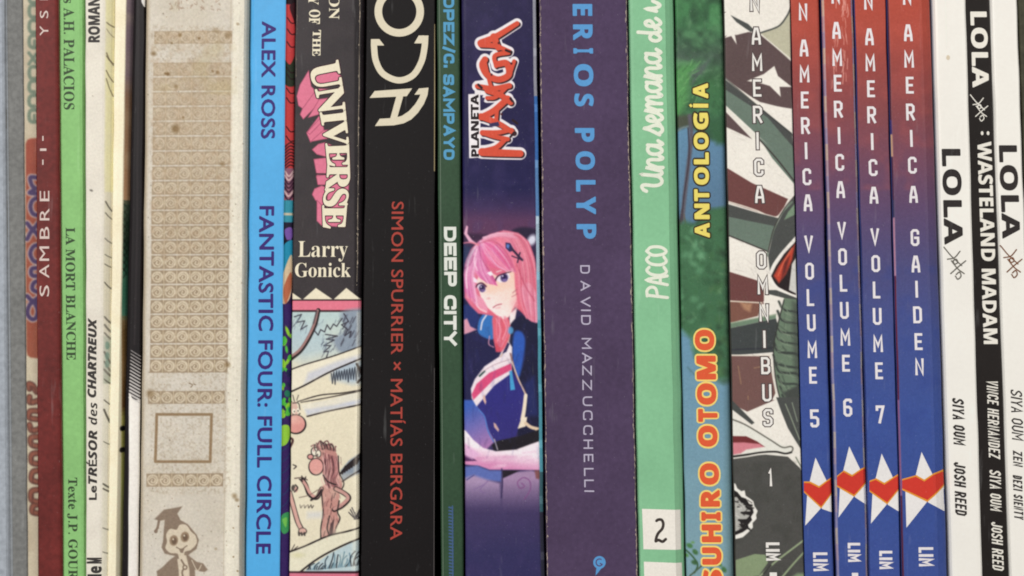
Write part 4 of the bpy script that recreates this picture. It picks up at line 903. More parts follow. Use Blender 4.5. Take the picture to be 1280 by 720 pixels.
# bright fold at the right of the spine
for k in range(80):
    y = YA+k*10; c = (150, 150, 160) if y < 120 else (60, 110, 176) if y < 200 else (92, 136, 186) if y < 270 else (170, 194, 210) if y < 335 else (128, 176, 196) if y < 395 else (84, 156, 172) if y < 590 else (58, 96, 104) if y < 640 else (44, 44, 58)
    if k % 7 == 3: c = tuple(min(255, v+24) for v in c)
    cv.poly([(b.px(.945, y), y), (b.px(.992, y), y), (b.px(.992, y+10.4), y+10.4), (b.px(.945, y+10.4), y+10.4)], c, soft=.6)
    cv.poly([(b.px(.992, y), y), (b.px(1.1, y), y), (b.px(1.1, y+10.4), y+10.4), (b.px(.992, y+10.4), y+10.4)], (30, 26, 36), soft=.6)
# logo
def q(u, v): return (570+u/3.6, 10+v/3.6)
RS = [([(288, 655), (190, 652), (118, 648)], 8.6, 10), ([(122, 645), (180, 628), (222, 590)], 7, 6), ([(232, 590), (170, 578), (118, 560)], 5.5, 6), ([(120, 562), (190, 560), (250, 548)], 7, 5),
      ([(256, 560), (190, 520), (112, 488)], 6, 8), ([(112, 492), (170, 462), (232, 408)], 7.5, 8), ([(180, 505), (185, 450)], 5, 5), ([(245, 425), (200, 392), (140, 372)], 7, 7), ([(95, 352), (170, 362), (240, 350)], 6, 7), ([(232, 352), (180, 400), (140, 405)], 5, 5),
      ([(130, 232), (118, 258), (140, 300), (190, 322), (238, 300), (228, 250), (190, 252)], 8, 8), ([(238, 300), (262, 240)], 7, 5), ([(180, 262), (175, 215), (236, 200)], 5, 6), ([(112, 158), (180, 128), (275, 70)], 9, 6), ([(112, 165), (180, 172), (240, 195)], 7, 5), ([(170, 130), (190, 180)], 9, 7), ([(130, 245), (150, 330), (160, 360)], 4.5, 5)]
for p, a1, a2 in RS: cv.line([q(*k) for k in p], (232, 226, 228), a1+7, wd2=a2+7)
cv.poly([q(55, 388), q(108, 385), q(112, 672), q(60, 676)], (234, 228, 230)); cv.poly([q(84, 330), q(130, 322), q(140, 392), q(84, 392)], (234, 228, 230))
for p, a1, a2 in RS: cv.line([(q(*k)[0]+1.6, q(*k)[1]+1.4) for k in p], (44, 22, 30), a1+.6, wd2=a2+.6)
for p, a1, a2 in RS: cv.line([q(*k) for k in p], (208, 78, 56), a1, wd2=a2)
for u, v in ((192, 158), (205, 478), (160, 300), (250, 250)): cv.ell(*q(u, v), 1.3, 1.5, (70, 24, 28))
for p in ([(100, 345), (115, 360)], [(245, 408), (255, 420)], [(255, 505), (275, 520)], [(245, 580), (262, 560)], [(225, 190), (250, 200)]): cv.line([q(*k) for k in p], (40, 20, 28), 3)
cv.poly([q(150, 520), q(190, 512), q(196, 530), q(150, 536)], (52, 44, 84)); cv.poly([q(110, 402), q(130, 404), q(126, 420), q(112, 420)], (52, 44, 84))
cv.grain(2.6); apply_canvas(b, cv, "printed_art")
decal(b, "publisher_lettering", [(text(b, "PLANETA", (588.6, 118, 598.6, 196), 'ccw', 'bold', 0.028, .95), ink((40, 30, 34)), 2)])

# plum hardcover
b = book("hardcover_book", "wide plum purple board spine with spaced light blue capitals and pale worn edges", "book", (674.3, 683.5), (783.5, 797),
         [(0, 2.5), (.006, .8), (.015, 0), (.985, 0), (.994, .8), (1, 2.5)], mat("plum_board", (78, 63, 90), 0.7, 0.12, 800, 0.15, big=0.14, bump=0.2), top=-195, prot=0.002, hard=True, thick=8)
sb = ink((88, 150, 204), .6); it = []
for c, y0, y1 in (("E", 5, 20), ("R", 30.5, 50.5), ("I", 60.2, 67), ("O", 80, 108), ("S", 117, 133), ("P", 160, 177.5), ("O", 189, 212.5), ("L", 225, 239.5), ("Y", 245.5, 268), ("P", 280, 298.5)):
    yc = (y0+y1)/2; x0 = 715.8+.0185*(yc-10); it.append((text(b, c, (x0, y0, x0+24.5, y1), 'cw', 'bold', .02), sb, 1))
decal(b, "title_lettering", it)
pl = ink((184, 176, 196), .6); it = []
for c, y0, y1 in zip("DAVIDMAZZUCCHELLI", (331.5, 351, 371, 387, 394, 422.5, 441, 457, 475, 495.5, 513, 531.5, 549.5, 567.5, 585, 599.5, 613), (342, 363.5, 383.5, 388, 406, 436, 454, 469, 487.5, 507.5, 525, 543.5, 561, 577.5, 595, 609, 615)):
    x0 = 725.4+.0185*(y0-332)
    if c != 'I': it += stroke_items(b, c, (x0, y0, x0+12, y1), 'cw', 1.75, 0, pl, 1, .34, True)
    else: it += [(ribbon([(x0, y0+.8), (x0+12.2, y0+1)], 1.8), pl, 1)]
decal(b, "author_lettering", it)
em = [(disc(749, 703, 7.8, 8, 24), sb, 1), (poly((745.4, 709), (751.5, 710.4), (747.2, 716), (744.2, 719.4)), sb, 1.1)]
dkp = ink((84, 66, 108), .6); em += [(ribbon([(749+4.2*math.cos(a), 703+4.4*math.sin(a)) for a in np.linspace(-.9, -5.7, 16)]+[(749.5, 704)], 1.3), dkp, 2)]
decal(b, "publisher_emblem", em)
wn = ink((190, 172, 160), .85); chips(b, .009, -35, 755, 190, 1.5, wn, spread=.4); chips(b, .991, -35, 755, 230, 1.7, wn, "worn_edge", spread=.45)

# mint green hardcover
b = book("hardcover_book", "mint green spine with white script title and a white numbered box near the foot", "book", (785, 798.5), (842.5, 857),
         [(0, 5), (.012, 2), (.04, .5), (.1, 0), (.80, .4), (.815, 1.2), (.9, 5), (.97, 9), (1, 14)], mat("mint_cover", (133, 190, 147), 0.42, 0.05, 900, 0.4), top=-185, prot=0.0008, hard=True, thick=6)
iv = ink((226, 230, 212)); it = []
def brush(pts, w, y0=0, m=iv, lay=1): return (ribbon(spline(pts, 5), w, cap=True), m, lay)
# script title as pen strokes, reading upward: local (along, up) -> pixels
def pen(strokes_, ya, base, w, k=1.0, lay=1, hs=1.0):
    out = []
    for n, st in enumerate(strokes_):
        pts = [(base-up*hs+b.lean*((ya-al*k)-128), ya-al*k) for al, up in st]
        out.append((ribbon(spline(pts, 5), w, cap=True), iv, lay+.5*n))
    return out
XH = 20.0
def let(c):
    """single-line script letters: (strokes, advance)"""
    H = 33.0
    if c == 'U': return [[(0, 23), (2, 27), (6, 29), (8, 25), (7, 12), (9, 4), (14, 2), (19, 8), (21, 26), (21, 28)], [(21, 26), (20, 10), (22, 2), (26, 3), (28, 7)]], 26
    if c == 'n': return [[(0, 4), (3, 15), (4, 17), (4, 0)], [(4, 6), (8, 15), (12, 17), (14, 13), (14, 4), (16, 0), (19, 4)]], 18
    if c == 'a': return [[(14, 15), (9, 17), (4, 14), (3, 7), (6, 1), (10, 2), (13, 8), (14.5, 17)], [(14.5, 17), (14, 6), (16, 0), (20, 5)]], 18.5
    if c == 's': return [[(0, 3), (6, 14), (8, 20), (9, 16), (12, 8), (10, 1), (5, 0), (2, 3)], [(10, 1), (14, 3)]], 14
    if c == 'e': return [[(0, 6), (6, 8), (10, 12), (8, 17), (4, 15), (3, 7), (6, 0), (10, 1), (13, 5)]], 13
    if c == 'm': return [[(0, 4), (3, 15), (4, 17), (4, 0)], [(4, 6), (8, 15), (11, 17), (12.5, 13), (12.5, 0)], [(12.5, 6), (16, 15), (19, 17), (21, 13), (21, 4), (23, 0), (26, 4)]], 25
    if c == 'd': return [[(12, 14), (8, 17), (4, 14), (3, 6), (6, 0), (10, 3), (13, 10)], [(14, 36), (13, 14), (14, 3), (16, 0), (20, 5)]], 18.5
    if c == ' ': return [], 8
    return [], 5
ya = 239.0; xb = 827.0
for n, c in enumerate("Una semana de u"):
    st, adv = let(c) if c != 'u' else ([[(0, 4), (3, 15), (4, 5), (8, 0), (13, 8)]], 18)
    it += pen(st, ya, xb, 4.5, .985, 1+1.2*(n % 2), {'U': .93, 'd': .78}.get(c, 1.1)); ya -= adv*.985 if c != ' ' else 9
decal(b, "title_lettering", it)
it = []
for n, (c, y) in enumerate((("P", 372), ("A", 356), ("C", 344), ("C", 331), ("O", 319))):
    L = {'P': [[(0, 0), (3, 26)], [(2, 26), (9, 26), (13, 21), (11, 15), (3, 13)]], 'A': [[(0, 0), (6, 26), (11, 0)], [(2, 9), (10, 9)]], 'C': [[(10, 23), (6, 26), (1, 20), (0, 8), (4, 1), (10, 4)]], 'O': [[(5, 26), (0, 18), (1, 6), (5, 1), (10, 8), (10, 20), (5, 26)]]}[c]
    it += [(ribbon(spline([(834.2-up*.98+.012*(y-al-340), y-al) for al, up in st], 5), 3.9, cap=True), iv, 1+.5*k+1.2*(n % 2)) for k, st in enumerate(L)]
decal(b, "series_lettering", it)
wl = ink((236, 230, 220))
it = [(poly((802.5, 636), (851, 637.5), (852, 687.5), (804, 686.5)), wl, 1), (poly((804.5, 702), (853, 704), (855, 790), (807, 790)), wl, 1.1)]
it += [(ribbon(spline([(820.5, 651), (823, 649.5), (827, 650), (829, 655), (827.5, 661), (823, 666), (820.5, 671), (819.5, 676)], 5), 3.6, cap=True), ink((62, 54, 50)), 2), (ribbon(spline([(819.6, 676.5), (823, 675), (828, 677), (832, 674)], 5), 3.6, cap=True), ink((62, 54, 50)), 3)]
decal(b, "volume_number", it)

# forest picture spine with yellow and orange lettering
b = book("comic_album", "dark forest picture spine with yellow lettering above and orange lettering over blue below", "book", (844, 858), (903.5, 918),
         rounded(60, 3, 5, .6), mat("forest_cover", (70, 104, 78), 0.4, 0.1), top=-160, prot=-0.0018)
cv = Canvas(838, YA, 924, YB, (70, 112, 78), 1.7)
cv.vgrad([(-40, (74, 128, 82)), (30, (68, 122, 78)), (70, (76, 96, 82)), (100, (66, 112, 72)), (140, (62, 108, 72)), (160, (62, 100, 76)), (300, (58, 96, 70)), (460, (52, 84, 60)), (760, (60, 90, 70))])
cv.blotch((40, 62, 48), .05, 81, .4, .75, .6, (836, -40, 930, 480)); cv.blotch((104, 160, 110), .06, 84, .5, .85, .5, (836, -40, 930, 150))
cv.poly([(842, 90), (862, 80), (872, 86), (862, 104), (858, 130), (844, 146)], (84, 142, 84), soft=5, sm=True); cv.poly([(862, 92), (890, 70), (880, 90), (864, 106)], (84, 100, 92), soft=3)
for k in range(30): x = random.uniform(846, 872); y = random.uniform(80, 130); cv.line([(x, y), (x+random.uniform(2, 7), y-random.uniform(3, 9))], random.choice([(112, 168, 104), (62, 104, 64), (84, 140, 86)]), 1.4, al=.6)
cv.poly([(840, 145), (868, 143), (866, 160), (844, 166)], (72, 78, 64), soft=2.5)
WB = (98, 138, 168)
cv.poly([(840, 164), (860, 158), (890, 176), (924, 172), (924, 258), (880, 262), (868, 280), (840, 284)], WB, soft=3, col2=(88, 120, 148), ga=(850, 160), gb=(900, 250))
cv.poly([(880, 150), (924, 150), (924, 180), (896, 180)], (56, 96, 66), soft=4)
cv.line([(862, 145), (864, 170), (860, 210), (856, 245), (853, 275)], (92, 88, 98), 5, soft=1.2); cv.line([(860, 160), (861, 200), (855, 245), (852, 280)], (62, 52, 62), 1.6); cv.line([(853, 262), (848, 290)], (70, 60, 68), 2.4); cv.line([(855, 268), (860, 298)], (96, 92, 88), 2); cv.line([(845, 166), (852, 160), (860, 158)], (120, 132, 130), 1.3)
cv.poly([(840, 284), (856, 276), (870, 282), (890, 262), (924, 256), (924, 470), (905, 476), (880, 480), (860, 456), (840, 400)], (66, 108, 76), soft=4)
for k in range(130):
    x = random.uniform(842, 920); y = random.uniform(286, 470); lt = x < 886
    cv.ell(x, y, random.uniform(2, 7), random.uniform(2, 6), random.choice([(104, 158, 118), (122, 176, 134), (66, 112, 76), (50, 84, 58)] if lt else [(48, 74, 52), (66, 104, 66), (40, 58, 44), (88, 122, 78)]), random.random(), soft=2.2, al=.5)
cv.poly([(838, 418), (852, 412), (864, 424), (868, 446), (884, 472), (904, 480), (924, 476), (924, 790), (838, 790)], (106, 146, 172), soft=3.5, col2=(128, 160, 170), ga=(880, 430), gb=(880, 720))
cv.blotch((126, 162, 176), .03, 91, .45, .8, .4, (838, 470, 925, 760))
cv.poly([(904, -40), (930, -40), (930, 790), (910, 790)], (46, 66, 58), soft=5, al=.35)  # side shadow painted along the right edge
for x, y, q_, c in ((862, 682, 4, (74, 122, 72)), (869, 690, 4, (66, 108, 64)), (858, 694, 3, (92, 140, 80)), (868, 703, 4, (60, 98, 62)), (900, 706, 3, (84, 126, 84)), (905, 712, 4, (70, 112, 70)), (866, 678, 2, (104, 150, 90)), (890, 712, 3, (76, 116, 76))): cv.ell(x, y, q_, q_*.7, c, random.random(), soft=1)
cv.line([(858, 688), (866, 696), (872, 706), (868, 716)], (58, 92, 60), 2); cv.line([(862, 720), (876, 708), (884, 700)], (74, 92, 70), 2); cv.line([(855, 720), (862, 740)], (60, 96, 62), 5)
for _ in range(160):
    x = random.uniform(844, 918); y = random.choice([random.uniform(-30, 140), random.uniform(290, 470)]); cv.line([(x, y), (x+random.uniform(-4, 4), y+random.uniform(-5, 5)), (x+random.uniform(-6, 6), y+random.uniform(-7, 7))], random.choice([(46, 70, 50), (92, 136, 92), (64, 104, 70), (120, 158, 120)]), random.uniform(1, 3), soft=1.2, al=.3)
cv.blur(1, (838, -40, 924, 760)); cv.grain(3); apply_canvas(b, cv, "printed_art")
ye = ink((232, 214, 108)); yo = ink((58, 48, 34)); oe = ink((222, 92, 56)); oy = ink((240, 212, 120)); it = []
for c, y0, y1 in (("A", 278.5, 297), ("N", 254.5, 274), ("T", 236.5, 251.5), ("O", 209, 231), ("L", 190.5, 205.5), ("O", 165.5, 187), ("G", 141, 162), ("Í", 129, 137), ("A", 104, 123)):
    yc = (y0+y1)/2; x0 = 866+.0125*(yc-110); hh = 19
    if c == 'Í':
        for gr, m, l in ((1.9, yo, 1), (0, ye, 2)): it.append((ribbon([(x0-gr/2, 132), (x0+19+gr/2, 132.2)], 5+gr), m, l)); it.append((ribbon([(x0-4-gr/2, 130.5), (x0-1.6+gr/2, 133.5)], 3+gr), m, l+.1))
        continue
    a_, c_ = text(b, c, (x0, y0, x0+hh, y1), 'ccw', 'bold', .03, outs=(.075,)); it += [(a_, yo, 1), (c_, ye, 2.2)]
decal(b, "title_lettering", it)
it = []
for c, y0, y1, xx in (("O", 412, 438, 868.5), ("M", 444.5, 474.5, 870.5), ("O", 479, 506, 871), ("T", 511, 527.5, 872.5), ("O", 532, 558.5, 872.5), ("O", 579, 606, 874.5), ("R", 612, 633.5, 875.5), ("I", 640, 651, 876.5), ("H", 655.5, 678, 877), ("U", 684, 706, 877.5), ("S", 712, 734, 878.5)):
    a_, c_ = text(b, c, (xx, y0, xx+24.5, y1), 'ccw', 'bold', .04, outs=(.065,)); it += [(a_, oy, 1), (c_, oe, 2.2)]
decal(b, "author_lettering", it)

# thick omnibus
b = book("comic_omnibus", "thick omnibus spine of brown, white and grey-green artwork with white outlined capitals", "book", (905, 920.5), (987, 1005),
         rounded(84, 1.6, 2.2, .3), mat("grey_art_cover", (96, 92, 86), 0.4, 0.08), top=-150, prot=0.0004)
cv = Canvas(898, YA, 1012, YB, (234, 228, 218), 2.0)
BN = (92, 74, 74); DG = (74, 76, 74); GG = (104, 120, 108); RB = (108, 66, 64); LN = (60, 54, 52)
def A_(u, v): return (830+u/4, v/4)
def B_(u, v): return (830+u/4, 170+v/4)
def C_(u, v): return (830+u/4, 340+v/4)
def D_(u, v): return (840+u/6, 500+v/6)
def E_(u, v): return (840+u/6, 600+v/6)
def pp(f, pts, c, **k): cv.poly([f(*p) for p in pts], c, **k)
def ll(f, pts, c, wd, **k): cv.line([f(*p) for p in pts], c, wd, **k)
pp(A_, [(280, 190), (330, 170), (360, 175), (420, 160), (480, 168), (640, 310), (640, 548), (560, 530), (480, 510), (430, 480), (280, 375)], BN)
pp(A_, [(280, 60), (310, 60), (310, 75), (280, 80)], LN); pp(A_, [(330, 75), (420, 120), (455, 155), (430, 160), (360, 110)], DG)
pp(A_, [(270, 80), (320, 55), (350, 110), (430, 158), (350, 160), (362, 222), (335, 180), (300, 190), (325, 165), (270, 165)], (236, 230, 220))
pp(A_, [(480, 165), (570, 130), (610, 80), (640, 30), (660, 300), (620, 290)], (186, 182, 158)); ll(A_, [(480, 165), (570, 132), (610, 85), (632, 40)], DG, 2.0); ll(A_, [(480, 170), (640, 300)], (228, 222, 210), 1.4)
pp(A_, [(415, 405), (500, 370), (552, 330), (570, 380), (640, 435), (578, 434), (584, 484), (530, 430), (480, 415)], (236, 230, 220))
pp(A_, [(280, 375), (460, 520), (640, 665), (650, 760), (600, 740), (500, 660), (280, 480)], DG)
pp(A_, [(280, 430), (480, 560), (520, 590), (650, 740), (650, 860), (560, 760), (430, 640), (280, 500)], GG)
pp(A_, [(470, 512), (560, 532), (650, 545), (650, 668), (560, 590)], (236, 230, 220)); ll(A_, [(290, 378), (460, 518)], (230, 224, 212), 1.6)
pp(A_, [(290, 540), (310, 560), (440, 695), (290, 625)], BN); ll(A_, [(300, 530), (455, 690)], (228, 224, 212), 1.8)
ll(A_, [(300, 385), (470, 530), (650, 680)], (52, 52, 50), 1.2, al=.8)
pp(B_, [(470, 0), (540, 60), (650, 140), (650, 240), (540, 110)], GG); ll(B_, [(470, 10), (560, 110), (650, 225)], LN, 1.6)
pp(B_, [(300, 150), (440, 235), (620, 315), (600, 355), (565, 405), (470, 380), (300, 325)], RB)
ll(B_, [(310, 325), (400, 352), (460, 372), (560, 405), (625, 330)], (228, 220, 206), 1.6)
pp(B_, [(300, 335), (470, 385), (570, 410), (560, 460), (300, 400)], DG); pp(B_, [(300, 400), (560, 452), (520, 580), (300, 490)], GG); ll(B_, [(300, 488), (520, 578)], LN, 1.6)
pp(B_, [(660, 290), (600, 370), (550, 470), (520, 600), (535, 720), (660, 720)], DG); pp(B_, [(660, 330), (620, 380), (600, 420), (640, 400), (660, 390)], (120, 142, 118)); ll(B_, [(640, 330), (580, 400), (535, 510), (515, 600)], (116, 132, 116), 1.8)
ll(B_, [(660, 290), (600, 365), (548, 465), (520, 580)], LN, 1.2)
pp(C_, [(300, -10), (460, 40), (500, 60), (500, 160), (300, 140)], RB); pp(C_, [(300, 145), (490, 155), (470, 220), (300, 262)], (124, 84, 72)); pp(C_, [(380, 150), (440, 160), (430, 200), (400, 185)], (176, 132, 104), soft=2)
ll(C_, [(300, 144), (490, 154)], (226, 214, 196), 1.5); pp(C_, [(300, 262), (560, 215), (560, 232), (300, 288)], (112, 134, 112)); ll(C_, [(300, 262), (440, 235), (560, 212)], (150, 164, 140), 1.4)
pp(C_, [(300, 288), (560, 232), (580, 300), (560, 400), (300, 420)], (64, 68, 68)); ll(C_, [(300, 390), (540, 380)], (52, 54, 60), 2)
pp(C_, [(300, 415), (530, 420), (550, 520), (560, 600), (520, 680), (420, 720), (300, 640)], (114, 82, 78)); ll(C_, [(300, 416), (528, 418)], (230, 222, 208), 1.7)
for p in ([(370, 470), (385, 560)], [(420, 620), (425, 680)], [(450, 480), (500, 470)]): ll(C_, p, (150, 116, 92), 1.2)
ll(C_, [(530, 425), (545, 520), (560, 600), (565, 640)], (230, 224, 212), 2.2)
pp(C_, [(300, 640), (420, 700), (560, 640), (600, 720), (640, 760), (640, 900), (300, 900)], (234, 228, 218))
# red visor
pp(B_, [(660, 500), (580, 590), (545, 640), (520, 700), (540, 760), (660, 850)], (236, 230, 222)); 
pp(B_, [(660, 525), (600, 590), (560, 650), (536, 700), (560, 750), (660, 800)], (40, 30, 32))
pp(B_, [(655, 540), (610, 600), (575, 650), (548, 700), (575, 735), (610, 690), (640, 620)], (190, 70, 52), soft=1.5); pp(B_, [(600, 630), (630, 600), (610, 680), (585, 720)], (84, 36, 36), soft=1.5, al=.8); ll(B_, [(640, 560), (600, 630), (570, 700)], (222, 116, 84), 1.2, al=.8)
pp(B_, [(640, 640), (665, 600), (665, 790), (625, 770)], (206, 204, 198)); ll(B_, [(660, 505), (585, 590), (545, 650), (528, 700)], (240, 234, 226), 2.4); ll(C_, [(525, 20), (560, 70), (600, 100), (665, 122)], (240, 234, 226), 2.4)
pp(C_, [(600, 130), (520, 110), (510, 90), (560, 90), (665, 130), (665, 150)], DG); ll(C_, [(505, 110), (540, 205), (500, 150)], (236, 230, 220), 1.8)
# ribbed trunk
pp(C_, [(600, 130), (680, 140), (680, 760), (640, 760), (580, 640), (555, 520), (545, 380), (570, 250)], (106, 124, 104))
for k in range(11):
    v = 150+k*52+random.uniform(-8, 8); e = 574-min(28, k*6)+max(0, k-5)*11
    ll(C_, [(e, v), (e+24, v+random.uniform(30, 46)), (660, v+random.uniform(40, 70)), (690, v+random.uniform(50, 90))], (60, 66, 62), random.uniform(1.8, 3.4), soft=.8)
    ll(C_, [(e+8, v+16), (e+34, v+random.uniform(48, 64)), (666, v+random.uniform(66, 84))], (146, 158, 136), random.uniform(.6, 1.3), al=.6)
    for _ in range(3): ll(C_, [(e+random.uniform(10, 60), v+random.uniform(0, 50)), (e+random.uniform(30, 90), v+random.uniform(30, 80))], random.choice([(74, 86, 76), (128, 144, 122)]), random.uniform(.8, 2), al=.5)
pp(C_, [(640, 150), (680, 150), (680, 600), (650, 500), (640, 300)], (64, 68, 64), soft=3, al=.6)
pp(C_, [(600, 600), (680, 560), (680, 760), (640, 760)], (68, 72, 68), soft=2)
ll(C_, [(600, 140), (570, 260), (548, 380), (556, 520), (582, 640), (640, 770)], (54, 54, 52), 1.4)
for _ in range(120):   # dry-brush texture over the dark passages
    x = random.uniform(906, 1000); y = random.uniform(60, 470); cv.line([(x, y), (x+random.uniform(3, 12), y+random.uniform(2, 9))], random.choice([(70, 62, 60), (120, 126, 114), (96, 84, 80)]), random.uniform(.5, 1.2), al=.13)
# beak-like limb, dark ground
pp(D_, [(450, 0), (620, 170), (600, 185), (450, 70)], DG); pp(D_, [(560, 0), (780, 0), (740, 40), (600, 110), (570, 90)], (112, 82, 78)); pp(D_, [(560, 90), (700, 30), (770, 0), (820, 0), (980, 360), (980, 520), (900, 440), (900, 380), (700, 250)], (236, 230, 220))
pp(D_, [(780, -20), (1000, -20), (1000, 420), (930, 310), (870, 210), (820, 90)], DG); ll(D_, [(850, 30), (900, 150), (960, 300)], (146, 156, 136), 1.2); ll(D_, [(900, 20), (940, 160)], (140, 150, 132), 1.1)
pp(D_, [(440, 420), (700, 408), (870, 425), (960, 510), (1010, 600), (1010, 1400), (440, 1400)], (78, 77, 74)); cv.blotch((66, 66, 62), .08, 101, .4, .8, .5, (900, 575, 1012, 760))
pp(D_, [(440, 120), (560, 180), (760, 300), (830, 340), (905, 350), (900, 390), (840, 405), (680, 395), (440, 430)], (228, 226, 216))
pp(D_, [(440, 270), (560, 272), (640, 310), (700, 352), (600, 330), (440, 330)], (112, 46, 48)); pp(D_, [(440, 320), (540, 318), (660, 330), (690, 352), (560, 372), (520, 400), (440, 415)], (208, 128, 138), soft=.8)
ll(D_, [(440, 140), (560, 190), (740, 300), (830, 355), (890, 348), (908, 365), (890, 395), (840, 402)], (110, 106, 98), 1.8); ll(D_, [(440, 426), (560, 410), (680, 392), (780, 388), (850, 402), (896, 392)], (34, 30, 30), 2.2); ll(D_, [(440, 440), (560, 424), (700, 404), (860, 414)], (230, 226, 216), 1.6); ll(D_, [(930, 430), (1000, 560)], (120, 126, 112), 1.6)
# ragged wing
pp(E_, [(440, 10), (478, 30), (490, 62), (520, 84), (545, 78), (552, 118), (588, 142), (610, 160), (618, 196), (642, 232), (630, 262), (634, 290), (604, 322), (606, 356), (568, 396), (530, 430), (440, 452)], (236, 232, 224))
pp(E_, [(440, 60), (492, 92), (520, 128), (556, 140), (578, 178), (604, 206), (612, 244), (592, 276), (600, 300), (570, 336), (576, 360), (530, 392), (440, 428)], (34, 30, 30))
pp(E_, [(440, 130), (486, 128), (520, 172), (552, 176), (540, 196), (584, 232), (520, 240), (586, 262), (560, 292), (500, 296), (556, 330), (500, 330), (526, 362), (440, 404)], (176, 174, 168))
for _ in range(22):
    u, v = random.uniform(470, 580), random.uniform(150, 370); ll(E_, [(u, v), (u+random.uniform(10, 45), v+random.uniform(-10, 25))], random.choice([(44, 40, 40), (206, 204, 198), (70, 66, 64)]), random.uniform(.8, 2), al=.8)
for p in ([(500, 300), (560, 330), (575, 290)], [(520, 245), (590, 260)], [(510, 300), (530, 345)], [(540, 180), (600, 190)]): ll(E_, p, (38, 34, 34), 2.2)
pp(E_, [(480, 600), (620, 555), (700, 560), (720, 620), (650, 720), (440, 740)], (134, 150, 116)); ll(E_, [(660, 720), (780, 610), (990, 450)], (150, 164, 130), 2.2); ll(E_, [(800, 760), (900, 640), (1000, 530)], (146, 160, 126), 2.2); ll(E_, [(690, 700), (740, 640)], (60, 60, 56), 2.6); pp(E_, [(880, 740), (940, 700), (1000, 700), (1000, 760)], (128, 146, 114), soft=2)
cv.blur(1, (898, -40, 1012, 760)); cv.grain(2.8); apply_canvas(b, cv, "printed_art")
ow = ink((232, 228, 222)); ob = ink((82, 70, 70))
stack(b, [("N", 943, 3), ("A", 945, 45), ("M", 946.3, 78), ("E", 946.5, 110), ("R", 947, 143), ("I", 947, 176), ("C", 948.5, 209), ("A", 949.3, 243), ("O", 951.8, 325), ("M", 953.5, 357), ("N", 955, 391), ("I", 955.5, 424), ("B", 957, 457), ("U", 958.5, 491), ("S", 960, 522)], 11.5, 21.5, 2.9, ow, "title_lettering", 2.2, ob, 2.7)
stack(b, [("1", 963.3, 597)], 10, 21.5, 3.0, ow, "volume_number", 2.2, ob, 1.2)
decal(b, "publisher_lettering", stroke_items(b, "LIM", (957.5, 678, 974.5, 701), 'cw', 3.4, 1.6, ow, 2.2)+[(poly((962, 715.5), (971, 715.5), (971.5, 740), (962.5, 740)), ow, 2.2)])

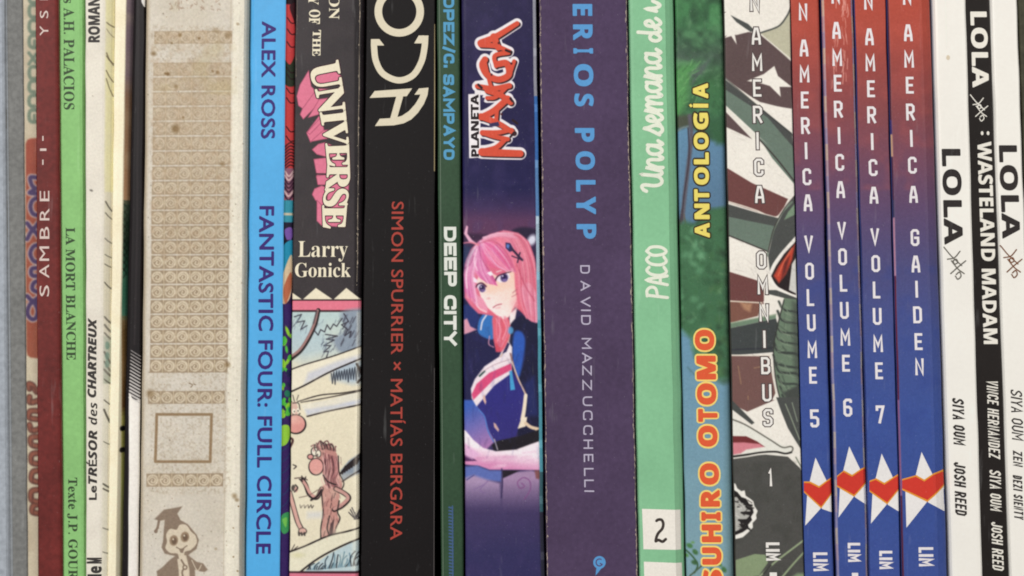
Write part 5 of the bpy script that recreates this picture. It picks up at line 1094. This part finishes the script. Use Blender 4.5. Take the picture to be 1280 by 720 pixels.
# four volumes that fade from red to blue
GRP = "red to blue comic spines with a heart and star"
def volume(label, left, right, letters, digit, star, lim, shift, prof, seed, scuff=0, extra=False, fold=False):
    b = book("comic_volume", label, "comic", left, right, prof, mat("blue_volume_cover", (70, 84, 150), 0.4, 0.06), top=-148, prot=shift, group=GRP)
    x0, x1 = min(left)-6, max(right)+6
    cv = Canvas(x0, YA, x1, YB, (60, 80, 150), 1.7)
    cv.vgrad([(-40, (182, 76, 58)), (40, (171, 76, 63)), (90, (150, 72, 68)), (140, (134, 72, 76)), (200, (114, 72, 92)), (260, (94, 72, 106)), (330, (78, 76, 122)), (420, (66, 80, 140)), (520, (60, 82, 150)), (640, (58, 80, 148)), (760, (62, 80, 146))])
    cv.blotch((194, 92, 82), .05, seed, .5, .9, .25, (x0, -60, x1, 240)); cv.blotch((52, 70, 140), .05, seed+2, .5, .8, .35, (x0, 330, x1, 790))
    for k in range(scuff):
        x = random.gauss(b.px(.68 if k % 3 else .42, 40), 2.2); y = random.uniform(-30, 100); cv.line([(x, y), (x+random.uniform(-1, 1.4), y+random.uniform(2, 9)), (x+random.uniform(-1.6, 1.6), y+random.uniform(8, 15))], (226, 160, 148), random.uniform(.5, 1.2), al=.75)
    if extra:
        for t0, t1 in ((.0, .075), (.925, .985)):
            for k in range(40):
                y = YA+k*20; c = [(176, 150, 160), (150, 140, 170), (196, 176, 160)][k % 3] if t0 == 0 else [(206, 190, 170), (190, 160, 160), (170, 160, 190)][k % 3]
                cv.poly([(b.px(t0, y), y), (b.px(t1, y), y), (b.px(t1, y+20.5), y+20.5), (b.px(t0, y+20.5), y+20.5)], c, soft=.5, al=.85)
    if fold:
        for y0, y1, c in ((-40, 150, (70, 34, 52)), (150, 168, (58, 48, 110)), (168, 196, (206, 168, 130)), (196, 250, (72, 40, 66)), (250, 272, (60, 58, 90)), (272, 345, (196, 140, 160)), (345, 500, (104, 36, 54)), (500, 620, (150, 96, 130)), (620, 760, (92, 34, 46))):
            cv.poly([(b.px(-.1, y0), y0), (b.px(.028, y0), y0), (b.px(.028, y1), y1), (b.px(-.1, y1), y1)], c, soft=.8)
    cv.grain(2.6); apply_canvas(b, cv, "printed_gradient")
    vw = ink((230, 224, 226)); cw = 10.8
    stack(b, letters, cw, 21.0, 3.1, vw, "title_lettering", 2)
    if digit: stack(b, digit, 11.2, 22.5, 3.3, vw, "volume_number", 2)
    ax, ay, hb, hl, hr, hn, lg, rg = star
    # star points: apex, heart notch, heart sides and tip, lower points
    lx0, lx1 = b.px(.0, hl[1]), b.px(1.0, hr[1])
    red = ink((206, 58, 46)); og = ink((224, 150, 52)); sw = ink((232, 228, 226))
    up = poly((ax, ay), (ax+14.5, hr[1]+5 if False else hn[1]-6), hn, (ax-7.5, hn[1]-5))
    lowl = poly((hl[0]+3, hb[1]-16), (hb[0], hb[1]-2), (hb[0]-1, hb[1]+2), lg)
    lowr = poly((hb[0], hb[1]-2), (rg[0], hb[1]-22), rg, (hb[0]+1, hb[1]+2))
    def heart(e):     # two halves that meet on the line from the notch to the tip
        n_, t_ = (hn[0], hn[1]-.6+2.4*e), (hb[0], hb[1]+1.5-2.5*e)
        g = poly((hl[0]-1, hl[1]-1.2+1.8*e), (ax-6.5-.8*e, hn[1]-6.2+2*e), n_, t_, (hl[0]-1, hl[1]+12.5-2.1*e))
        return gadd(g, poly(n_, (ax+15.5-.2*e, hn[1]-8.5+2.1*e), (hr[0]+1, hr[1]-1.5+2.3*e), (hr[0]+1, hr[1]+17-2.4*e), t_))
    heart_o, heart_i = heart(0), heart(1)
    decal(b, "heart_star_emblem", [(lowl, sw, 1), (lowr, sw, 1.2), (up, sw, 1.4), (heart_o, og, 2.2), (heart_i, red, 3)])
    it = stroke_items(b, "LIM", lim, 'cw', 3.3, 1.6, vw, 2)
    decal(b, "publisher_lettering", it)
    return b
def col(word, ys, xs_): return [(c, float(np.interp(y, [k[0] for k in xs_], [k[1] for k in xs_])), y) for c, y in zip(word, ys)]
xs5 = [(0, 1003.2), (188, 1007.5), (305, 1011), (468, 1016.3), (540, 1018.5)]
volume("red to blue comic spine carrying the number 5, beside the thick brown and green omnibus", (988, 1006), (1023.5, 1042.5),
       col("NAMERICAVOLUME", (15, 60, 92.5, 125, 157, 188.5, 221, 253.5, 305, 339, 372, 403.5, 437, 469), xs5), [("5", 1018.3, 523)],
       (1019.5, 572, (1026.5, 634), (1006, 603), (1042.5, 596), (1024, 608), (1006.5, 657), (1041.8, 641)), (1016.5, 690.5, 1034.5, 714), -0.0006, rounded(36, 1.2, 4.5, .2), 201)
xs6 = [(0, 1044.5), (203, 1049.5), (288, 1052), (422, 1056.3), (510, 1059.5)]
b6 = volume("red to blue comic spine carrying the number 6, with scuffed head and pale edges", (1027, 1046), (1066.5, 1086),
       col("NAMERICAVOLUME", (-6, 38, 72, 104, 136.5, 169.5, 203, 237, 288, 321, 354, 388, 421.5, 454), xs6), [("6", 1059.3, 509.5)],
       (1061.3, 558, (1067.5, 619.5), (1047, 596), (1085.5, 583), (1065, 594), (1048, 647), (1084.5, 632)), (1060, 678.5, 1075.5, 702.5), -0.0012,
       [(0, 3), (.03, .9), (.07, .3), (.085, 0), (.91, 0), (.925, .5), (.97, 1.6), (1, 4)], 211, scuff=46, extra=True)
decal(b6, "footer_lettering", [(poly((1065, 716), (1073, 716), (1073.4, 740), (1065.4, 740)), ink((230, 224, 226)), 2)])
xs7 = [(0, 1085.5), (176, 1090.5), (296, 1093.5), (463, 1098.6), (520, 1100.2)]
volume("red to blue comic spine carrying the number 7", (1069, 1088), (1107, 1126),
       col("NAMERICAVOLUME", (1.5, 46, 78.5, 111, 143.5, 177, 209.5, 244, 296, 329.5, 362.5, 395.5, 429.5, 463.5), xs7), [("7", 1100, 518)],
       (1101.8, 567, (1109, 629), (1088, 602), (1126, 591), (1105.3, 604), (1088.6, 654.5), (1124.5, 640)), (1099.5, 688.5, 1115.8, 711.5), 0.0003, rounded(38, 1.5, 2.2, .2), 221)
xsg = [(0, 1133.8), (173, 1139), (297, 1143.5), (458, 1149)]
bg_ = volume("widest red to blue comic spine, without a number, beside white spine", (1109, 1128.5), (1164, 1186),
       col("NAMERICAGAIDEN", (-4.5, 41, 74, 106.5, 140, 173, 206.5, 243, 297, 330, 361.5, 393.5, 427, 458.5), xsg), None,
       (1152, 565, (1159, 626), (1128.5, 600), (1186, 587), (1155.5, 600), (1133, 659.5), (1182.5, 640)), (1148.5, 684, 1166.8, 708), 0.0012,
       [(0, 2), (.02, .5), (.05, 0), (.72, 0), (.78, .6), (.9, 4.5), (.97, 7.5), (1, 11)], 231, fold=True)

# white, black and white comics with heavy capitals
def scrawl(b, x, y, m, w, k=1.0, lay=2):
    """hand-drawn looping kisses mark, reading downward"""
    S_ = [[(-13, -3), (-4, 8), (9, 20)], [(7, 2), (0, 10), (-9, 12)], [(-2, 14), (2, 12), (4, 16), (0, 18), (-2, 14)], [(14, 14), (4, 22), (-5, 30)], [(-4, 14), (4, 24), (12, 30)], [(2, 31), (6, 28), (8, 33), (4, 37), (1, 33)]]
    return [(ribbon(spline([(x+u*k, y+v*k) for u, v in st], 5), w, cap=True), m, lay+.5*n) for n, st in enumerate(S_)]
kb = ink((48, 43, 42)); kw = ink((232, 227, 216)); gs = ink((104, 100, 92)); bs = ink((120, 76, 50))
PR = [(0, 8), (.02, 4), (.07, 1.2), (.13, .2), (.2, 0), (.85, 0), (.95, .5), (1, 2)]
b = book("comic_book", "white spine with heavy black capitals beside the widest red and blue spine", "comic", (1165.5, 1188), (1207, 1228), PR, mat("white_cover", (240, 236, 228), 0.3, 0.018, 900, 0.55, big=0.025), top=-150, prot=-0.0008)
decal(b, "title_lettering", [(text(b, "LOLA", (1178.5, 186, 1202.5, 306), 'cw', 'bold', .022, 1.05), kb, 1)])
decal(b, "kisses_mark", scrawl(b, 1193, 312, gs, 1.5))
for s_, y0, y1, x0 in (("SIYA OUM", 497, 555, 1191), ("JOSH REED", 577, 643, 1193)):
    decal(b, "author_lettering", stroke_items(b, s_, (x0, y0, x0+14.5, y1), 'cw', 2.5, 1.5, kb, 1, .3, shear=.18))
it = []
for y0, y1, w in ((-30, 60, 1.0), (60, 72, 1.8), (10, 40, 1.3)): it.append((ribbon(spline([(1182.2+.02*y0, y0), (1182.6+.02*y0, (y0+y1)/2), (1182+.02*y1, y1)], 5), [w*.5, w]+[w]*8+[w*.4]), ink((250, 246, 232), .2), 1))  # white streak: a highlight painted down the rounded edge
decal(b, "edge_highlight", it[:1]); decal(b, "scuff_mark", [(disc(1185, 72, 2.4, 3.2, 9), ink((214, 200, 176), .6), 1)])
b = book("comic_book", "black spine with white capitals standing between two white spines", "comic", (1206.5, 1228), (1237, 1261.5), rounded(31, 1, 2), mat("black_cover", (32, 27, 25), 0.35, 0.1, 900, 0.4), top=-150, prot=-0.0016)
decal(b, "title_lettering", [(text(b, "LOLA", (1214, 14.5, 1235, 109.5), 'cw', 'bold', .02, 1.05), kw, 1)])
decal(b, "kisses_mark", scrawl(b, 1223.5, 121, kw, 1.2, .82))
decal(b, "subtitle_lettering", [(text(b, ":", (1226, 164, 1237, 169), 'cw', 'bold', .02), kw, 1), (text(b, "WASTELAND MADAM", (1225.5, 177, 1243.5, 430), 'cw', 'bold', .016, 1.0), kw, 1)])
for s_, y0, y1, x0 in (("VINCE HERNANDEZ", 474.5, 571.5, 1234.5), ("SIYA OUM", 587, 637.5, 1237.5), ("JOSH REED", 652, 711.5, 1240)):
    decal(b, "author_lettering", stroke_items(b, s_, (x0, y0, x0+14, y1), 'cw', 1.9, 1.5, kw, 1, .3, shear=.18))
b = book("comic_book", "white spine with brown looping signature at the right edge of the row", "comic", (1238, 1262.5), (1271, 1296), PR, mat("white_cover", (234, 229, 219)), top=-150, prot=-0.0004)
decal(b, "title_lettering", [(text(b, "LOLA", (1250.5, 181.5, 1273.5, 298.5), 'cw', 'bold', .022, 1.05), kb, 1)])
decal(b, "kisses_mark", scrawl(b, 1263.5, 310, bs, 1.5))
for s_, y0, y1, x0 in (("SIYA OUM", 486.5, 549, 1264), ("ZEN", 563, 582, 1266.5), ("DEZI SIENTY", 593.5, 648, 1267)):
    decal(b, "author_lettering", stroke_items(b, s_, (x0, y0, x0+(14.5 if s_ == "SIYA OUM" else 11.5), y1), 'cw', 1.9, 1.5, kb, 1, .3, shear=.18))
b = book("paperback_book", "dark olive-brown spine just visible in the top right corner", "book", (1273, 1298), (1320, 1345), rounded(47, 3, 3), mat("olive_cover", (66, 64, 50), 0.6, 0.3, 500), top=-150, prot=-0.0006)
